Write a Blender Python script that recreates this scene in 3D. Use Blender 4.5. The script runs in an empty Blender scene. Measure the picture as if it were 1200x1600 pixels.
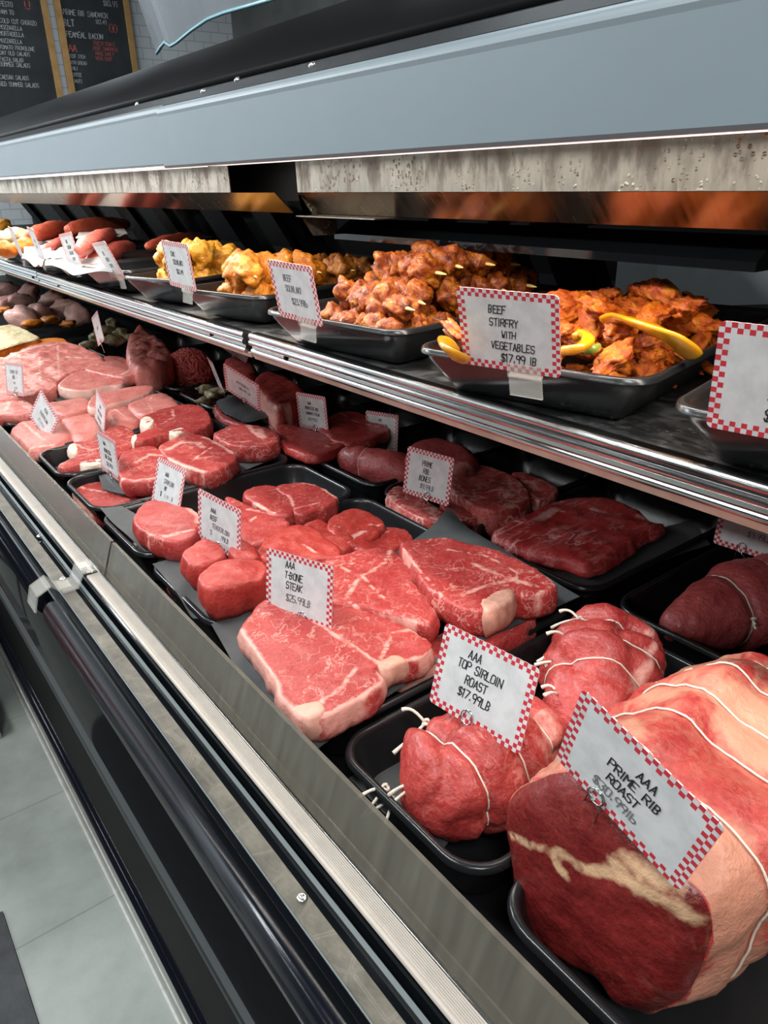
import bpy, bmesh, math, random
import numpy as np
from mathutils import Vector, Matrix, noise
from mathutils.geometry import delaunay_2d_cdt

SC = bpy.context.scene
COL = SC.collection
PI = math.pi
rnd = random.Random(7)

# ------------------------------------------------------------------ camera, light, exposure
R = np.array([[0.79499319, -0.2652003, 0.54557734],
              [-0.60623814, -0.31549776, 0.73002499],
              [-0.02147442, -0.91111468, -0.41159311]])     # columns: right, down, forward
EYE = np.array([0.0, 0.0, 1.12])
cam = bpy.data.objects.new('camera', bpy.data.cameras.new('camera'))
COL.objects.link(cam)
cam.data.sensor_fit = 'VERTICAL'
cam.data.sensor_height = 36.0
cam.data.lens = 1150 / 1600 * 36.0
cam.data.clip_start = 0.02
M = Matrix.Identity(4)
for i in range(3):
    M[i][0], M[i][1], M[i][2], M[i][3] = R[i][0], -R[i][1], -R[i][2], EYE[i]
cam.matrix_world = M
SC.camera = cam
SC.view_settings.view_transform = 'Standard'
SC.view_settings.look = 'None'
SC.view_settings.exposure = -0.25
SC.view_settings.gamma = 1.0
SC.view_settings.use_curve_mapping = False
W = bpy.data.worlds.new('shop_air'); SC.world = W
W.use_nodes = True
W.node_tree.nodes['Background'].inputs[0].default_value = (0.80, 0.90, 1.0, 1)
W.node_tree.nodes['Background'].inputs[1].default_value = 0.06


def area(name, loc, sx, sy, power, color, rot=(0, 0, 0), spread=PI):
    l = bpy.data.lights.new(name, 'AREA'); l.shape = 'RECTANGLE'
    l.size, l.size_y, l.energy, l.color = sx, sy, power, color
    l.spread = spread
    o = bpy.data.objects.new(name, l); COL.objects.link(o)
    o.location = loc; o.rotation_euler = rot
    return o


# fluorescent tubes of the case, behind the fascia, one per canopy section
area('case_tube_light', (0.507, 0.30, 1.1424), 0.022, 1.55, 6.1, (1.0, 0.93, 0.84))
area('case_tube_light', (0.507, 1.93, 1.1424), 0.022, 1.60, 6.3, (1.0, 0.93, 0.84))
area('case_tube_light', (0.507, 3.60, 1.1424), 0.022, 1.60, 6.3, (1.0, 0.93, 0.84))
# ceiling fluorescents over the aisle and behind the counter, plus added fill lamps
for yy in (-1.6, 0.6, 2.8, 5.0):     # added fill reaching under the shelf, set out like further aisles
    area('ceiling_or_fill_light', (-3.4, yy, 2.95), 0.30, 1.2, 56, (0.94, 0.97, 0.98))
for yy in (-1.2, 1.4, 4.2):
    area('ceiling_or_fill_light', (-0.75, yy, 2.95), 0.30, 1.2, 70, (0.94, 0.97, 0.98))
    area('ceiling_or_fill_light', (1.45, yy + 0.6, 2.95), 0.30, 1.2, 22, (0.85, 0.94, 1.0))


area('ceiling_or_fill_light', (-1.6, 5.2, 2.95), 1.2, 0.30, 240, (0.88, 0.95, 1.0))  # added lamp that brightens the far tile wall


# ------------------------------------------------------------------ points from the photograph's frame
def ray(u, v):
    return R @ np.array([u - 600.0, v - 800.0, 1150.0])


def onz(u, v, z):
    d = ray(u, v); return EYE + d * (z - EYE[2]) / d[2]


def onx(u, v, x):
    d = ray(u, v); return EYE + d * (x - EYE[0]) / d[0]


def ony(u, v, y):
    d = ray(u, v); return EYE + d * (y - EYE[1]) / d[1]


# ------------------------------------------------------------------ object helpers
def tag(o, label=None, cat=None, group=None, kind=None):
    if label: o['label'] = label
    if cat: o['category'] = cat
    if group: o['group'] = group
    if kind: o['kind'] = kind
    return o


def base_of(v):
    v = np.asarray(v)
    return np.array([(v[:, 0].min() + v[:, 0].max()) / 2, (v[:, 1].min() + v[:, 1].max()) / 2, v[:, 2].min()])


def mk(name, verts, faces, mat, parent=None, smooth=True, attrs=None, mats=None, mat_idx=None, uv=None):
    """verts in world space; origin at the base of the shape"""
    v = np.asarray(verts, float)
    b = base_of(v)
    me = bpy.data.meshes.new(name)
    me.from_pydata([tuple(p) for p in (v - b)], [], [tuple(int(i) for i in f) for f in faces])
    for m in (mats or [mat]): me.materials.append(m)
    if mat_idx is not None: me.polygons.foreach_set('material_index', mat_idx)
    if smooth: me.polygons.foreach_set('use_smooth', [True] * len(me.polygons))
    for k, a in (attrs or {}).items():
        at = me.attributes.new(k, 'FLOAT', 'POINT'); at.data.foreach_set('value', np.asarray(a, float))
    me.update()
    o = bpy.data.objects.new(name, me); COL.objects.link(o)
    loc = Vector(b)
    if parent is not None:
        o.parent = parent
        loc = loc - Vector(parent.location)
    o.location = loc
    return o


def empty(name, loc):
    o = bpy.data.objects.new(name, None); COL.objects.link(o)
    o.empty_display_size = 0.02; o.location = loc
    return o


class MB:
    """collects shapes into one mesh"""
    def __init__(s): s.v = []; s.f = []; s.n = 0

    def add(s, v, f):
        v = [tuple(p) for p in v]
        s.v += v; s.f += [tuple(i + s.n for i in q) for q in f]; s.n += len(v)
        return s

    def box(s, x0, x1, y0, y1, z0, z1):
        v = [(x, y, z) for z in (z0, z1) for y in (y0, y1) for x in (x0, x1)]
        return s.add(v, [(0, 2, 3, 1), (4, 5, 7, 6), (0, 1, 5, 4), (2, 6, 7, 3), (0, 4, 6, 2), (1, 3, 7, 5)])

    def tube(s, pts, r, n=8, closed=False):
        v, f = tube(pts, r, n, closed); return s.add(v, f)

    def build(s, name, mat, parent=None, smooth=False, **k):
        return mk(name, s.v, s.f, mat, parent, smooth, **k)


def tube(pts, r, n=8, closed=False, flat=1.0):
    P = [Vector(p) for p in pts]; m = len(P)
    rr = r if hasattr(r, '__len__') else [r] * m
    v = []; f = []
    up = Vector((0.13, 0.21, 0.97))
    for i, p in enumerate(P):
        a = P[i - 1] if (i > 0 or closed) else P[i]
        b = P[(i + 1) % m] if (i < m - 1 or closed) else P[i]
        t = (b - a).normalized() if (b - a).length > 1e-9 else Vector((0, 0, 1))
        u = up - t * up.dot(t)
        if u.length < 1e-3: u = Vector((1, 0, 0)) - t * t.x
        u.normalize(); w = t.cross(u)
        for k in range(n):
            c, q = math.cos(2 * PI * k / n), math.sin(2 * PI * k / n)
            v.append(p + (w * c + u * q * flat) * rr[i])
    for i in range(m if closed else m - 1):
        j = (i + 1) % m
        for k in range(n):
            l = (k + 1) % n
            f.append((i * n + k, i * n + l, j * n + l, j * n + k))
    if not closed:
        f.append(tuple(range(n - 1, -1, -1))); f.append(tuple((m - 1) * n + k for k in range(n)))
    return v, f


def extrude_y(prof, y0, y1, closed=True, ends=True):
    """profile of (x, z) pairs drawn along Y; returns verts, faces"""
    n = len(prof)
    v = [(x, y0, z) for x, z in prof] + [(x, y1, z) for x, z in prof]
    f = [(i, (i + 1) % n, n + (i + 1) % n, n + i) for i in range(n if closed else n - 1)]
    if ends and closed: f += [tuple(range(n - 1, -1, -1)), tuple(range(n, 2 * n))]
    return v, f


def thick(prof, t):
    """open polyline -> closed band of thickness t (x, z)"""
    P = [np.array(p, float) for p in prof]; out = []
    for i, p in enumerate(P):
        a = P[max(i - 1, 0)]; b = P[min(i + 1, len(P) - 1)]
        d = (b - a) / (np.linalg.norm(b - a) + 1e-9)
        out.append(p + np.array([-d[1], d[0]]) * t)
    return [tuple(p) for p in P] + [tuple(p) for p in out[::-1]]


def arc(cx, cz, r, a0, a1, n=8):
    return [(cx + r * math.cos(math.radians(a0 + (a1 - a0) * i / n)), cz + r * math.sin(math.radians(a0 + (a1 - a0) * i / n))) for i in range(n + 1)]


def nz(p, s=1.0, seed=0.0):
    return noise.noise(Vector((p[0] * s + seed, p[1] * s - seed * 0.7, p[2] * s + seed * 1.3)))


# ------------------------------------------------------------------ materials
class NT:
    def __init__(s, name):
        s.m = bpy.data.materials.new(name); s.m.use_nodes = True
        s.t = s.m.node_tree; s.b = s.t.nodes['Principled BSDF']; s.out = s.t.nodes['Material Output']

    def n(s, typ, **k):
        d = s.t.nodes.new(typ)
        for a, b in k.items():
            if a.startswith('i_'):
                d.inputs[a[2:].replace('_', ' ')].default_value = b
            else: setattr(d, a, b)
        return d

    def l(s, a, b): s.t.links.new(a, b)

    def tc(s, kind='Object', scale=None, rnd_off=False):
        c = s.n('ShaderNodeTexCoord').outputs[kind]
        if rnd_off:
            oi = s.n('ShaderNodeObjectInfo'); ma = s.n('ShaderNodeVectorMath', operation='ADD')
            mu = s.n('ShaderNodeVectorMath', operation='SCALE'); mu.inputs['Scale'].default_value = 3.7
            cx = s.n('ShaderNodeCombineXYZ')
            for q in range(3): s.l(oi.outputs['Random'], cx.inputs[q])
            s.l(cx.outputs[0], mu.inputs[0]); s.l(c, ma.inputs[0]); s.l(mu.outputs[0], ma.inputs[1]); c = ma.outputs[0]
        if scale:
            mp = s.n('ShaderNodeMapping'); mp.inputs['Scale'].default_value = scale
            s.l(c, mp.inputs[0]); c = mp.outputs[0]
        return c

    def noise(s, vec, scale, detail=3, rough=0.55, dist=0.0):
        d = s.n('ShaderNodeTexNoise'); d.inputs['Scale'].default_value = scale
        d.inputs['Detail'].default_value = detail; d.inputs['Roughness'].default_value = rough
        d.inputs['Distortion'].default_value = dist
        s.l(vec, d.inputs['Vector']); return d.outputs['Fac']

    def ramp(s, fac, stops, interp='LINEAR'):
        d = s.n('ShaderNodeValToRGB'); e = d.color_ramp; e.interpolation = interp
        while len(e.elements) > 1: e.elements.remove(e.elements[-1])
        for i, (p, c) in enumerate(stops):
            el = e.elements[0] if i == 0 else e.elements.new(p)
            el.position = p; el.color = (c if len(c) == 4 else (*c, 1)) if hasattr(c, '__len__') else (c, c, c, 1)
        s.l(fac, d.inputs[0]); return d.outputs[0]

    def mix(s, fac, a, b, mode='MIX'):
        d = s.n('ShaderNodeMix', data_type='RGBA', blend_type=mode)
        for sock, val in ((0, fac), (6, a), (7, b)):
            if hasattr(val, 'links') or hasattr(val, 'is_linked'): s.l(val, d.inputs[sock])
            elif hasattr(val, '__len__'): d.inputs[sock].default_value = (*val[:3], 1)
            else: d.inputs[sock].default_value = val
        return d.outputs[2]

    def math(s, op, a, b=None, clamp=False):
        d = s.n('ShaderNodeMath', operation=op, use_clamp=clamp)
        for i, val in enumerate((a, b)):
            if val is None: continue
            if hasattr(val, 'is_linked'): s.l(val, d.inputs[i])
            else: d.inputs[i].default_value = val
        return d.outputs[0]

    def bump(s, h, strength=0.3, dist=0.001):
        d = s.n('ShaderNodeBump'); d.inputs['Strength'].default_value = strength; d.inputs['Distance'].default_value = dist
        s.l(h, d.inputs['Height']); s.l(d.outputs[0], s.b.inputs['Normal'])

    def set(s, **k):
        for a, v in k.items():
            i = s.b.inputs[a.replace('_', ' ')]
            if hasattr(v, 'is_linked'): s.l(v, i)
            elif hasattr(v, '__len__'): i.default_value = (*v[:3], 1)
            else: i.default_value = v
        return s.m


def plain(name, col, rough=0.5, metal=0.0, spec=0.5, bump=None, var=0.0, vscale=40, coat=0.0):
    t = NT(name); c = t.tc()
    if var:
        f = t.noise(c, vscale, 4)
        base = t.ramp(f, [(0.3, tuple(x * (1 - var) for x in col)), (0.7, tuple(min(1, x * (1 + var)) for x in col))])
    else: base = col
    if bump: t.bump(t.noise(c, bump[0], 4), bump[1], bump[2] if len(bump) > 2 else 0.001)
    return t.set(Base_Color=base, Roughness=rough, Metallic=metal, Specular_IOR_Level=spec, Coat_Weight=coat)


def meat(name, a, b, fat=(0.76, 0.38, 0.31), vs=55, vein=0.5, vw=0.017, patch=0.5, rough=0.40, grain=(1, 1, 1), bump=0.35, coat=0.12):
    """lean a..b, fat veins where noise crosses its middle, plus the painted 'fat' mask of the cut"""
    t = NT(name); c = t.tc(rnd_off=True); cg = t.tc(scale=grain, rnd_off=True)
    big = t.noise(c, 22, 3, 0.6)
    lean = t.ramp(big, [(0.32, a), (0.68, b)])
    fib = t.noise(cg, 240, 3, 0.6)
    lean = t.mix(0.22, lean, t.ramp(fib, [(0.35, tuple(x * 0.55 for x in a)), (0.65, tuple(min(1, x * 1.5) for x in b))]))
    n1 = t.noise(cg, vs, 3, 0.55, 0.6)
    w = t.ramp(n1, [(0.5 - vw * 1.6, 0.0), (0.5, 1.0), (0.5 + vw * 1.6, 0.0)])
    n2 = t.noise(c, vs * 0.35, 2)
    msk = t.ramp(n2, [(patch - 0.10, 0.0), (patch + 0.10, 1.0)])
    v = t.math('MULTIPLY', t.math('MULTIPLY', w, msk), vein)
    at = t.n('ShaderNodeAttribute', attribute_name='fat').outputs['Fac']
    edge = t.noise(c, 130, 3)
    at2 = t.ramp(t.math('ADD', at, t.math('MULTIPLY', t.math('SUBTRACT', edge, 0.5), 0.7)), [(0.36, 0.0), (0.78, 0.85)])
    n3 = t.noise(cg, vs * 2.6, 4, 0.6, 0.8)
    w3 = t.ramp(n3, [(0.5 - vw * 1.3, 0.0), (0.5, 1.0), (0.5 + vw * 1.3, 0.0)])
    v = t.math('MAXIMUM', v, t.math('MULTIPLY', t.math('MULTIPLY', w3, t.ramp(t.noise(c, vs * 0.6, 2), [(0.42, 0.0), (0.62, 1.0)])), vein * 0.45))
    f = t.math('MAXIMUM', v, at2, True)
    fcol = t.mix(t.noise(c, 60, 3), tuple(x * 0.86 for x in fat), tuple(min(1, x * 1.14) for x in fat))
    base = t.mix(f, lean, fcol)
    t.bump(t.math('ADD', t.noise(c, 150, 4, 0.6), t.math('MULTIPLY', fib, 0.8)), bump * 1.5, 0.0018)
    r = t.ramp(t.noise(c, 70, 2), [(0.3, rough - 0.08), (0.7, rough + 0.12)])
    return t.set(Base_Color=base, Roughness=r, Specular_IOR_Level=0.36, Coat_Weight=coat * 0.8, Coat_Roughness=0.18)


MT = {}
MT['steak'] = meat('steak_lean', (0.312, 0.0211, 0.0197), (0.436, 0.0505, 0.0435), vs=70, vein=0.45)
MT['tbone'] = meat('tbone_lean', (0.327, 0.0239, 0.0232), (0.452, 0.0562, 0.0491), vs=62, vein=0.72, patch=0.48)
MT['tender'] = meat('tenderloin_lean', (0.327, 0.0211, 0.0175), (0.452, 0.0491, 0.0365), vs=60, vein=0.25, patch=0.58)
MT['ribeye'] = meat('ribeye_lean', (0.304, 0.0211, 0.0211), (0.428, 0.0548, 0.0477), vs=52, vein=0.60, vw=0.022, patch=0.48)
MT['pork'] = meat('pork_lean', (0.52, 0.125, 0.105), (0.66, 0.23, 0.19), fat=(0.76, 0.46, 0.38), vs=55, vein=0.35)
MT['chop'] = meat('chop_lean', (0.52, 0.12, 0.10), (0.66, 0.22, 0.18), fat=(0.78, 0.52, 0.43), vs=50, vein=0.4)
MT['dark'] = meat('flank_lean', (0.36, 0.022, 0.024), (0.50, 0.052, 0.046), fat=(0.72, 0.38, 0.34), vs=38, vein=0.95, vw=0.026, grain=(0.45, 1.6, 1))
MT['round'] = meat('round_lean', (0.30, 0.040, 0.042), (0.42, 0.075, 0.070), fat=(0.60, 0.30, 0.27), vs=50, vein=0.25, grain=(1.5, 0.6, 1.2), bump=0.5)
MT['bones'] = meat('rib_meat', (0.34, 0.028, 0.028), (0.48, 0.070, 0.062), fat=(0.72, 0.42, 0.35), vs=38, vein=0.85, vw=0.04, patch=0.45)
MT['roast'] = meat('sirloin_lean', (0.327, 0.0225, 0.0211), (0.467, 0.0667, 0.0562), fat=(0.76, 0.38, 0.31), vs=34, vein=0.35, patch=0.55, rough=0.32, bump=0.5)
MT['roastfat'] = meat('rib_roast_fat', (0.36, 0.026, 0.024), (0.50, 0.075, 0.060), fat=(0.60, 0.285, 0.185), vs=20, vein=0.6, vw=0.05, patch=0.45, rough=0.36, bump=0.45)
MT['roastcut'] = meat('rib_roast_cut', (0.115, 0.009, 0.009), (0.185, 0.019, 0.017), fat=(0.60, 0.38, 0.22), vs=26, vein=0.18, vw=0.014, patch=0.58, rough=0.30)
MT['ground'] = meat('ground_beef', (0.44, 0.055, 0.050), (0.62, 0.125, 0.105), vs=120, vein=0.4, bump=0.5)
MT['sausage'] = meat('sausage_meat', (0.46, 0.065, 0.050), (0.62, 0.135, 0.10), fat=(0.76, 0.38, 0.30), vs=150, vein=0.6, bump=0.6)
MT['kofta'] = meat('kofta_meat', (0.32, 0.042, 0.022), (0.46, 0.090, 0.042), fat=(0.58, 0.22, 0.13), vs=150, vein=0.5, bump=0.8)
MT['fatmat'] = plain('fat_trim', (0.68, 0.34, 0.26), 0.42, bump=(180, 0.4), var=0.12, vscale=70)
MT['bone'] = plain('cut_bone', (0.60, 0.30, 0.22), 0.5, bump=(260, 0.5), var=0.25, vscale=90)
MT['rawbone'] = plain('pale_bone', (0.78, 0.60, 0.47), 0.55, bump=(260, 0.5), var=0.25, vscale=60)


def spice(name, a, b, c2, speck=(0.05, 0.03, 0.008), sp=0.45, rough=0.22):
    t = NT(name); c = t.tc(rnd_off=True)
    col = t.ramp(t.noise(c, 80, 5, 0.7), [(0.36, a), (0.52, b), (0.66, c2)])
    vo = t.n('ShaderNodeTexVoronoi'); vo.inputs['Scale'].default_value = 300; t.l(c, vo.inputs['Vector'])
    s = t.ramp(vo.outputs['Distance'], [(0.16, 1.0), (0.30, 0.0)])
    m = t.math('MULTIPLY', t.math('MULTIPLY', s, t.ramp(t.noise(c, 90, 2), [(0.45, 0.0), (0.6, 1.0)])), sp)
    col = t.mix(m, col, speck)
    t.bump(t.math('ADD', t.noise(c, 150, 5, 0.7), t.math('MULTIPLY', m, 0.5)), 0.9, 0.004)
    return t.set(Base_Color=col, Roughness=rough + 0.1, Coat_Weight=0.22, Coat_Roughness=0.15)


MT['marinade'] = spice('beef_marinade', (0.11, 0.012, 0.002), (0.36, 0.068, 0.003), (0.54, 0.21, 0.006), sp=1.0)
MT['stirfry'] = spice('stirfry_marinade', (0.38, 0.034, 0.005), (0.58, 0.115, 0.005), (0.66, 0.23, 0.008), sp=0.3)
MT['chicken'] = spice('chicken_marinade', (0.50, 0.11, 0.006), (0.68, 0.21, 0.010), (0.74, 0.33, 0.025), sp=0.45)
MT['yellowchicken'] = spice('lemon_chicken_marinade', (0.60, 0.21, 0.012), (0.74, 0.33, 0.022), (0.80, 0.50, 0.08), sp=0.25)
MT['curry'] = spice('brown_marinade', (0.18, 0.050, 0.006), (0.40, 0.12, 0.010), (0.50, 0.20, 0.02), sp=0.6)
MT['teriyaki'] = spice('teriyaki_marinade', (0.14, 0.040, 0.016), (0.26, 0.090, 0.034), (0.36, 0.15, 0.06), sp=0.0, rough=0.15)
MT['herb'] = spice('herb_marinade', (0.16, 0.13, 0.06), (0.38, 0.33, 0.18), (0.52, 0.47, 0.28), sp=0.5, rough=0.35)
MT['breaded'] = spice('pale_crumb', (0.66, 0.48, 0.24), (0.80, 0.66, 0.38), (0.86, 0.76, 0.52), sp=0.0, rough=0.6)
MT['orange_side'] = spice('orange_marinade', (0.60, 0.14, 0.01), (0.74, 0.22, 0.015), (0.80, 0.30, 0.03), sp=0.0)
MT['pepper'] = plain('yellow_pepper', (0.66, 0.29, 0.008), 0.2, coat=0.5, var=0.12, vscale=90)
MT['greenpepper'] = plain('green_pepper', (0.20, 0.26, 0.03), 0.25, coat=0.4)
MT['skewer'] = plain('bamboo', (0.78, 0.60, 0.20), 0.5)

MT['tray'] = plain('black_plastic', (0.012, 0.013, 0.014), 0.26, spec=0.5, bump=(500, 0.06, 0.0004))


def paper_mat():
    t = NT('grey_butcher_paper'); c = t.tc()
    col = t.ramp(t.noise(c, 14, 3), [(0.3, (0.05, 0.053, 0.054)), (0.7, (0.088, 0.092, 0.094))])
    t.bump(t.noise(c, 60, 4), 0.35, 0.002)
    return t.set(Base_Color=col, Roughness=0.62)


MT['paper'] = paper_mat()
MT['whitepaper'] = plain('white_paper', (0.46, 0.45, 0.445), 0.6, bump=(40, 0.5, 0.003))


def steel_mat(name, col, rough, streak=(3, 3, 300), stain=0.0):
    t = NT(name); c = t.tc(scale=streak); o = t.tc()
    f = t.noise(c, 4, 4)
    base = t.ramp(f, [(0.3, tuple(x * 0.82 for x in col)), (0.7, col)])
    rr = t.ramp(f, [(0.3, rough * 0.8), (0.7, rough * 1.25)])
    if stain:
        sf = t.ramp(t.noise(t.tc(scale=(1, 1, 0.35)), 26, 6, 0.7), [(0.46, 0.0), (0.60, 1.0)])
        base = t.mix(t.math('MULTIPLY', sf, stain), base, (0.16, 0.155, 0.14))
        rr = t.math('ADD', rr, t.math('MULTIPLY', sf, 0.25))
        vo = t.n('ShaderNodeTexVoronoi'); vo.inputs['Scale'].default_value = 170; t.l(o, vo.inputs['Vector'])
        drops = t.ramp(vo.outputs['Distance'], [(0.0, 1.0), (0.35, 0.0)])
        area_ = t.ramp(t.noise(o, 9, 3), [(0.48, 0.0), (0.62, 1.0)])
        t.bump(t.math('MULTIPLY', drops, area_), 0.7, 0.002)
    return t.set(Base_Color=base, Roughness=rr, Metallic=1.0)


MT['chrome'] = steel_mat('shelf_chrome', (0.46, 0.46, 0.455), 0.17, (30, 1.2, 30))
MT['steel'] = steel_mat('stained_steel', (0.30, 0.285, 0.25), 0.34, (3, 40, 3), 0.55)
MT['mirror'] = steel_mat('underside_steel', (0.52, 0.45, 0.38), 0.22, (3, 40, 3))
MT['shelfpan'] = steel_mat('worn_shelf_steel', (0.22, 0.22, 0.22), 0.38, (20, 4, 20), 0.3)
MT['black'] = plain('black_lacquer', (0.004, 0.005, 0.006), 0.07, spec=0.5)
MT['satin'] = plain('black_satin_panel', (0.006, 0.007, 0.007), 0.55, spec=0.04)
MT['trimsteel'] = plain('thin_steel_trim', (0.085, 0.095, 0.095), 0.5, metal=1.0)
MT['blackmatte'] = plain('black_liner', (0.006, 0.006, 0.007), 0.5, spec=0.12)
MT['bumper'] = plain('bumper_vinyl', (0.004, 0.005, 0.008), 0.17, spec=0.2, bump=(900, 0.08, 0.0004))


def speck_black():
    t = NT('damp_black_ledge'); c = t.tc()
    vo = t.n('ShaderNodeTexVoronoi'); vo.inputs['Scale'].default_value = 220; t.l(c, vo.inputs['Vector'])
    s = t.ramp(vo.outputs['Distance'], [(0.05, 1.0), (0.16, 0.0)])
    base = t.mix(t.math('MULTIPLY', s, 0.25), (0.022, 0.023, 0.024), (0.3, 0.3, 0.3))
    t.bump(t.noise(c, 300, 3), 0.3, 0.001)
    return t.set(Base_Color=base, Roughness=0.5, Specular_IOR_Level=0.12)


MT['ledge'] = speck_black()


def sticky_mat():
    t = NT('sticky_grey_band'); c = t.tc()
    f = t.noise(t.tc(scale=(1, 0.6, 1)), 45, 5, 0.65)
    vo = t.n('ShaderNodeTexVoronoi', feature='DISTANCE_TO_EDGE'); vo.inputs['Scale'].default_value = 32
    t.l(c, vo.inputs['Vector'])
    ring = t.ramp(vo.outputs['Distance'], [(0.0, 0.0), (0.02, 1.0), (0.05, 0.0)])
    base = t.ramp(f, [(0.3, (0.085, 0.08, 0.068)), (0.55, (0.16, 0.15, 0.125)), (0.75, (0.24, 0.23, 0.19))])
    base = t.mix(t.math('MULTIPLY', ring, 0.18), base, (0.4, 0.38, 0.33))
    t.bump(f, 0.35, 0.001)
    return t.set(Base_Color=base, Roughness=0.36, Metallic=0.55)


MT['sticky'] = sticky_mat()
MT['ivory'] = plain('ivory_strip', (0.44, 0.39, 0.34), 0.45, var=0.06)
MT['whitecaulk'] = plain('white_caulk', (0.36, 0.36, 0.33), 0.6, var=0.15)
MT['fascia'] = plain('blue_grey_enamel', (0.178, 0.222, 0.246), 0.45, bump=(420, 0.05, 0.0005), var=0.03, vscale=6)
MT['pinkedge'] = plain('white_enamel_edge', (0.80, 0.70, 0.66), 0.5)
MT['hood'] = plain('black_hood', (0.007, 0.0075, 0.008), 0.5, spec=0.06)
MT['screw'] = plain('steel_screw', (0.70, 0.70, 0.68), 0.25, metal=1.0, bump=(900, 0.2))
MT['wire'] = plain('steel_wire', (0.55, 0.55, 0.55), 0.22, metal=1.0)
MT['string'] = plain('butcher_twine', (0.78, 0.70, 0.58), 0.75, bump=(700, 0.6))
MT['ticket'] = plain('tan_ticket_strip', (0.50, 0.40, 0.32), 0.35, var=0.2, vscale=30)


def acrylic(name, col, alpha, rough=0.15, streak=False):
    t = NT(name); c = t.tc()
    tr = t.n('ShaderNodeBsdfTransparent'); mx = t.n('ShaderNodeMixShader')
    base = col
    if streak:
        f = t.noise(t.tc(scale=(1, 5, 0.5)), 22, 4)
        base = t.ramp(f, [(0.3, tuple(x * 0.75 for x in col)), (0.7, tuple(x * 1.2 for x in col))])
    t.set(Base_Color=base, Roughness=rough, Specular_IOR_Level=0.5)
    mx.inputs[0].default_value = alpha
    t.l(tr.outputs[0], mx.inputs[1]); t.l(t.b.outputs[0], mx.inputs[2]); t.l(mx.outputs[0], t.out.inputs[0])
    return t.m


MT['guard'] = acrylic('smoked_acrylic', (0.105, 0.096, 0.075), 0.78, 0.22, True)
MT['clear'] = acrylic('clear_plastic', (0.70, 0.68, 0.62), 0.20, 0.08)
MT['film'] = acrylic('cling_film', (0.85, 0.83, 0.82), 0.35, 0.12)
MT['glass'] = acrylic('rear_glass', (0.05, 0.055, 0.05), 0.30, 0.03)
MT['lidglass'] = acrylic('raised_glass', (0.13, 0.15, 0.17), 0.72, 0.08, True)
MT['glassedge'] = plain('glass_edge', (0.20, 0.42, 0.48), 0.15, spec=0.8)


def card_mat():
    t = NT('checkered_card'); uv = t.n('ShaderNodeTexCoord').outputs['UV']
    mp = t.n('ShaderNodeMapping'); mp.inputs['Scale'].default_value = (26, 20, 1); t.l(uv, mp.inputs[0])
    sp = t.n('ShaderNodeSeparateXYZ'); t.l(mp.outputs[0], sp.inputs[0])
    x = t.math('FLOOR', sp.outputs[0]); y = t.math('FLOOR', sp.outputs[1])
    par = t.math('MODULO', t.math('ADD', x, y), 2)
    ex = t.math('MINIMUM', sp.outputs[0], t.math('SUBTRACT', 26, sp.outputs[0]))
    ey = t.math('MINIMUM', sp.outputs[1], t.math('SUBTRACT', 20, sp.outputs[1]))
    m = t.math('LESS_THAN', t.math('MINIMUM', ex, ey), 2.0)
    smear = t.ramp(t.noise(t.tc(), 60, 4), [(0.35, (0.50, 0.50, 0.495)), (0.6, (0.60, 0.60, 0.595))])
    base = t.mix(t.math('MULTIPLY', m, par), smear, (0.50, 0.025, 0.04))
    return t.set(Base_Color=base, Roughness=0.45)


MT['card'] = card_mat()
MT['ink'] = plain('black_marker', (0.015, 0.015, 0.017), 0.5)
MT['smear1'] = plain('smudged_marker', (0.16, 0.16, 0.165), 0.6)
MT['smear2'] = plain('faded_marker', (0.38, 0.38, 0.385), 0.6)


def tile_floor():
    t = NT('white_floor_tile'); c = t.tc()
    br = t.n('ShaderNodeTexBrick', offset=0.0)
    br.inputs['Scale'].default_value = 1.0; br.inputs['Mortar Size'].default_value = 0.0012
    br.inputs['Brick Width'].default_value = 0.305; br.inputs['Row Height'].default_value = 0.305
    br.inputs['Color1'].default_value = (1, 1, 1, 1); br.inputs['Color2'].default_value = (0.97, 0.97, 0.97, 1)
    br.inputs['Mortar'].default_value = (0.62, 0.62, 0.6, 1)
    mp = t.n('ShaderNodeMapping'); mp.inputs['Location'].default_value = (0.165, -0.17, 0); t.l(c, mp.inputs[0]); t.l(mp.outputs[0], br.inputs[0])
    g = t.ramp(t.noise(c, 9, 5, 0.65), [(0.3, (0.20, 0.220, 0.20)), (0.62, (0.275, 0.298, 0.272))])
    sc = t.ramp(t.noise(t.tc(scale=(14, 3, 1)), 3, 5, 0.7), [(0.64, 0.0), (0.74, 1.0)])
    g = t.mix(t.math('MULTIPLY', sc, 0.35), g, (0.24, 0.25, 0.23))
    return t.set(Base_Color=t.mix(1.0, g, br.outputs['Color'], 'MULTIPLY'), Roughness=0.42)


MT['floor'] = tile_floor()
MT['mat'] = plain('rubber_mat', (0.025, 0.027, 0.029), 0.7, bump=(160, 0.5), var=0.4, vscale=25)


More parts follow.
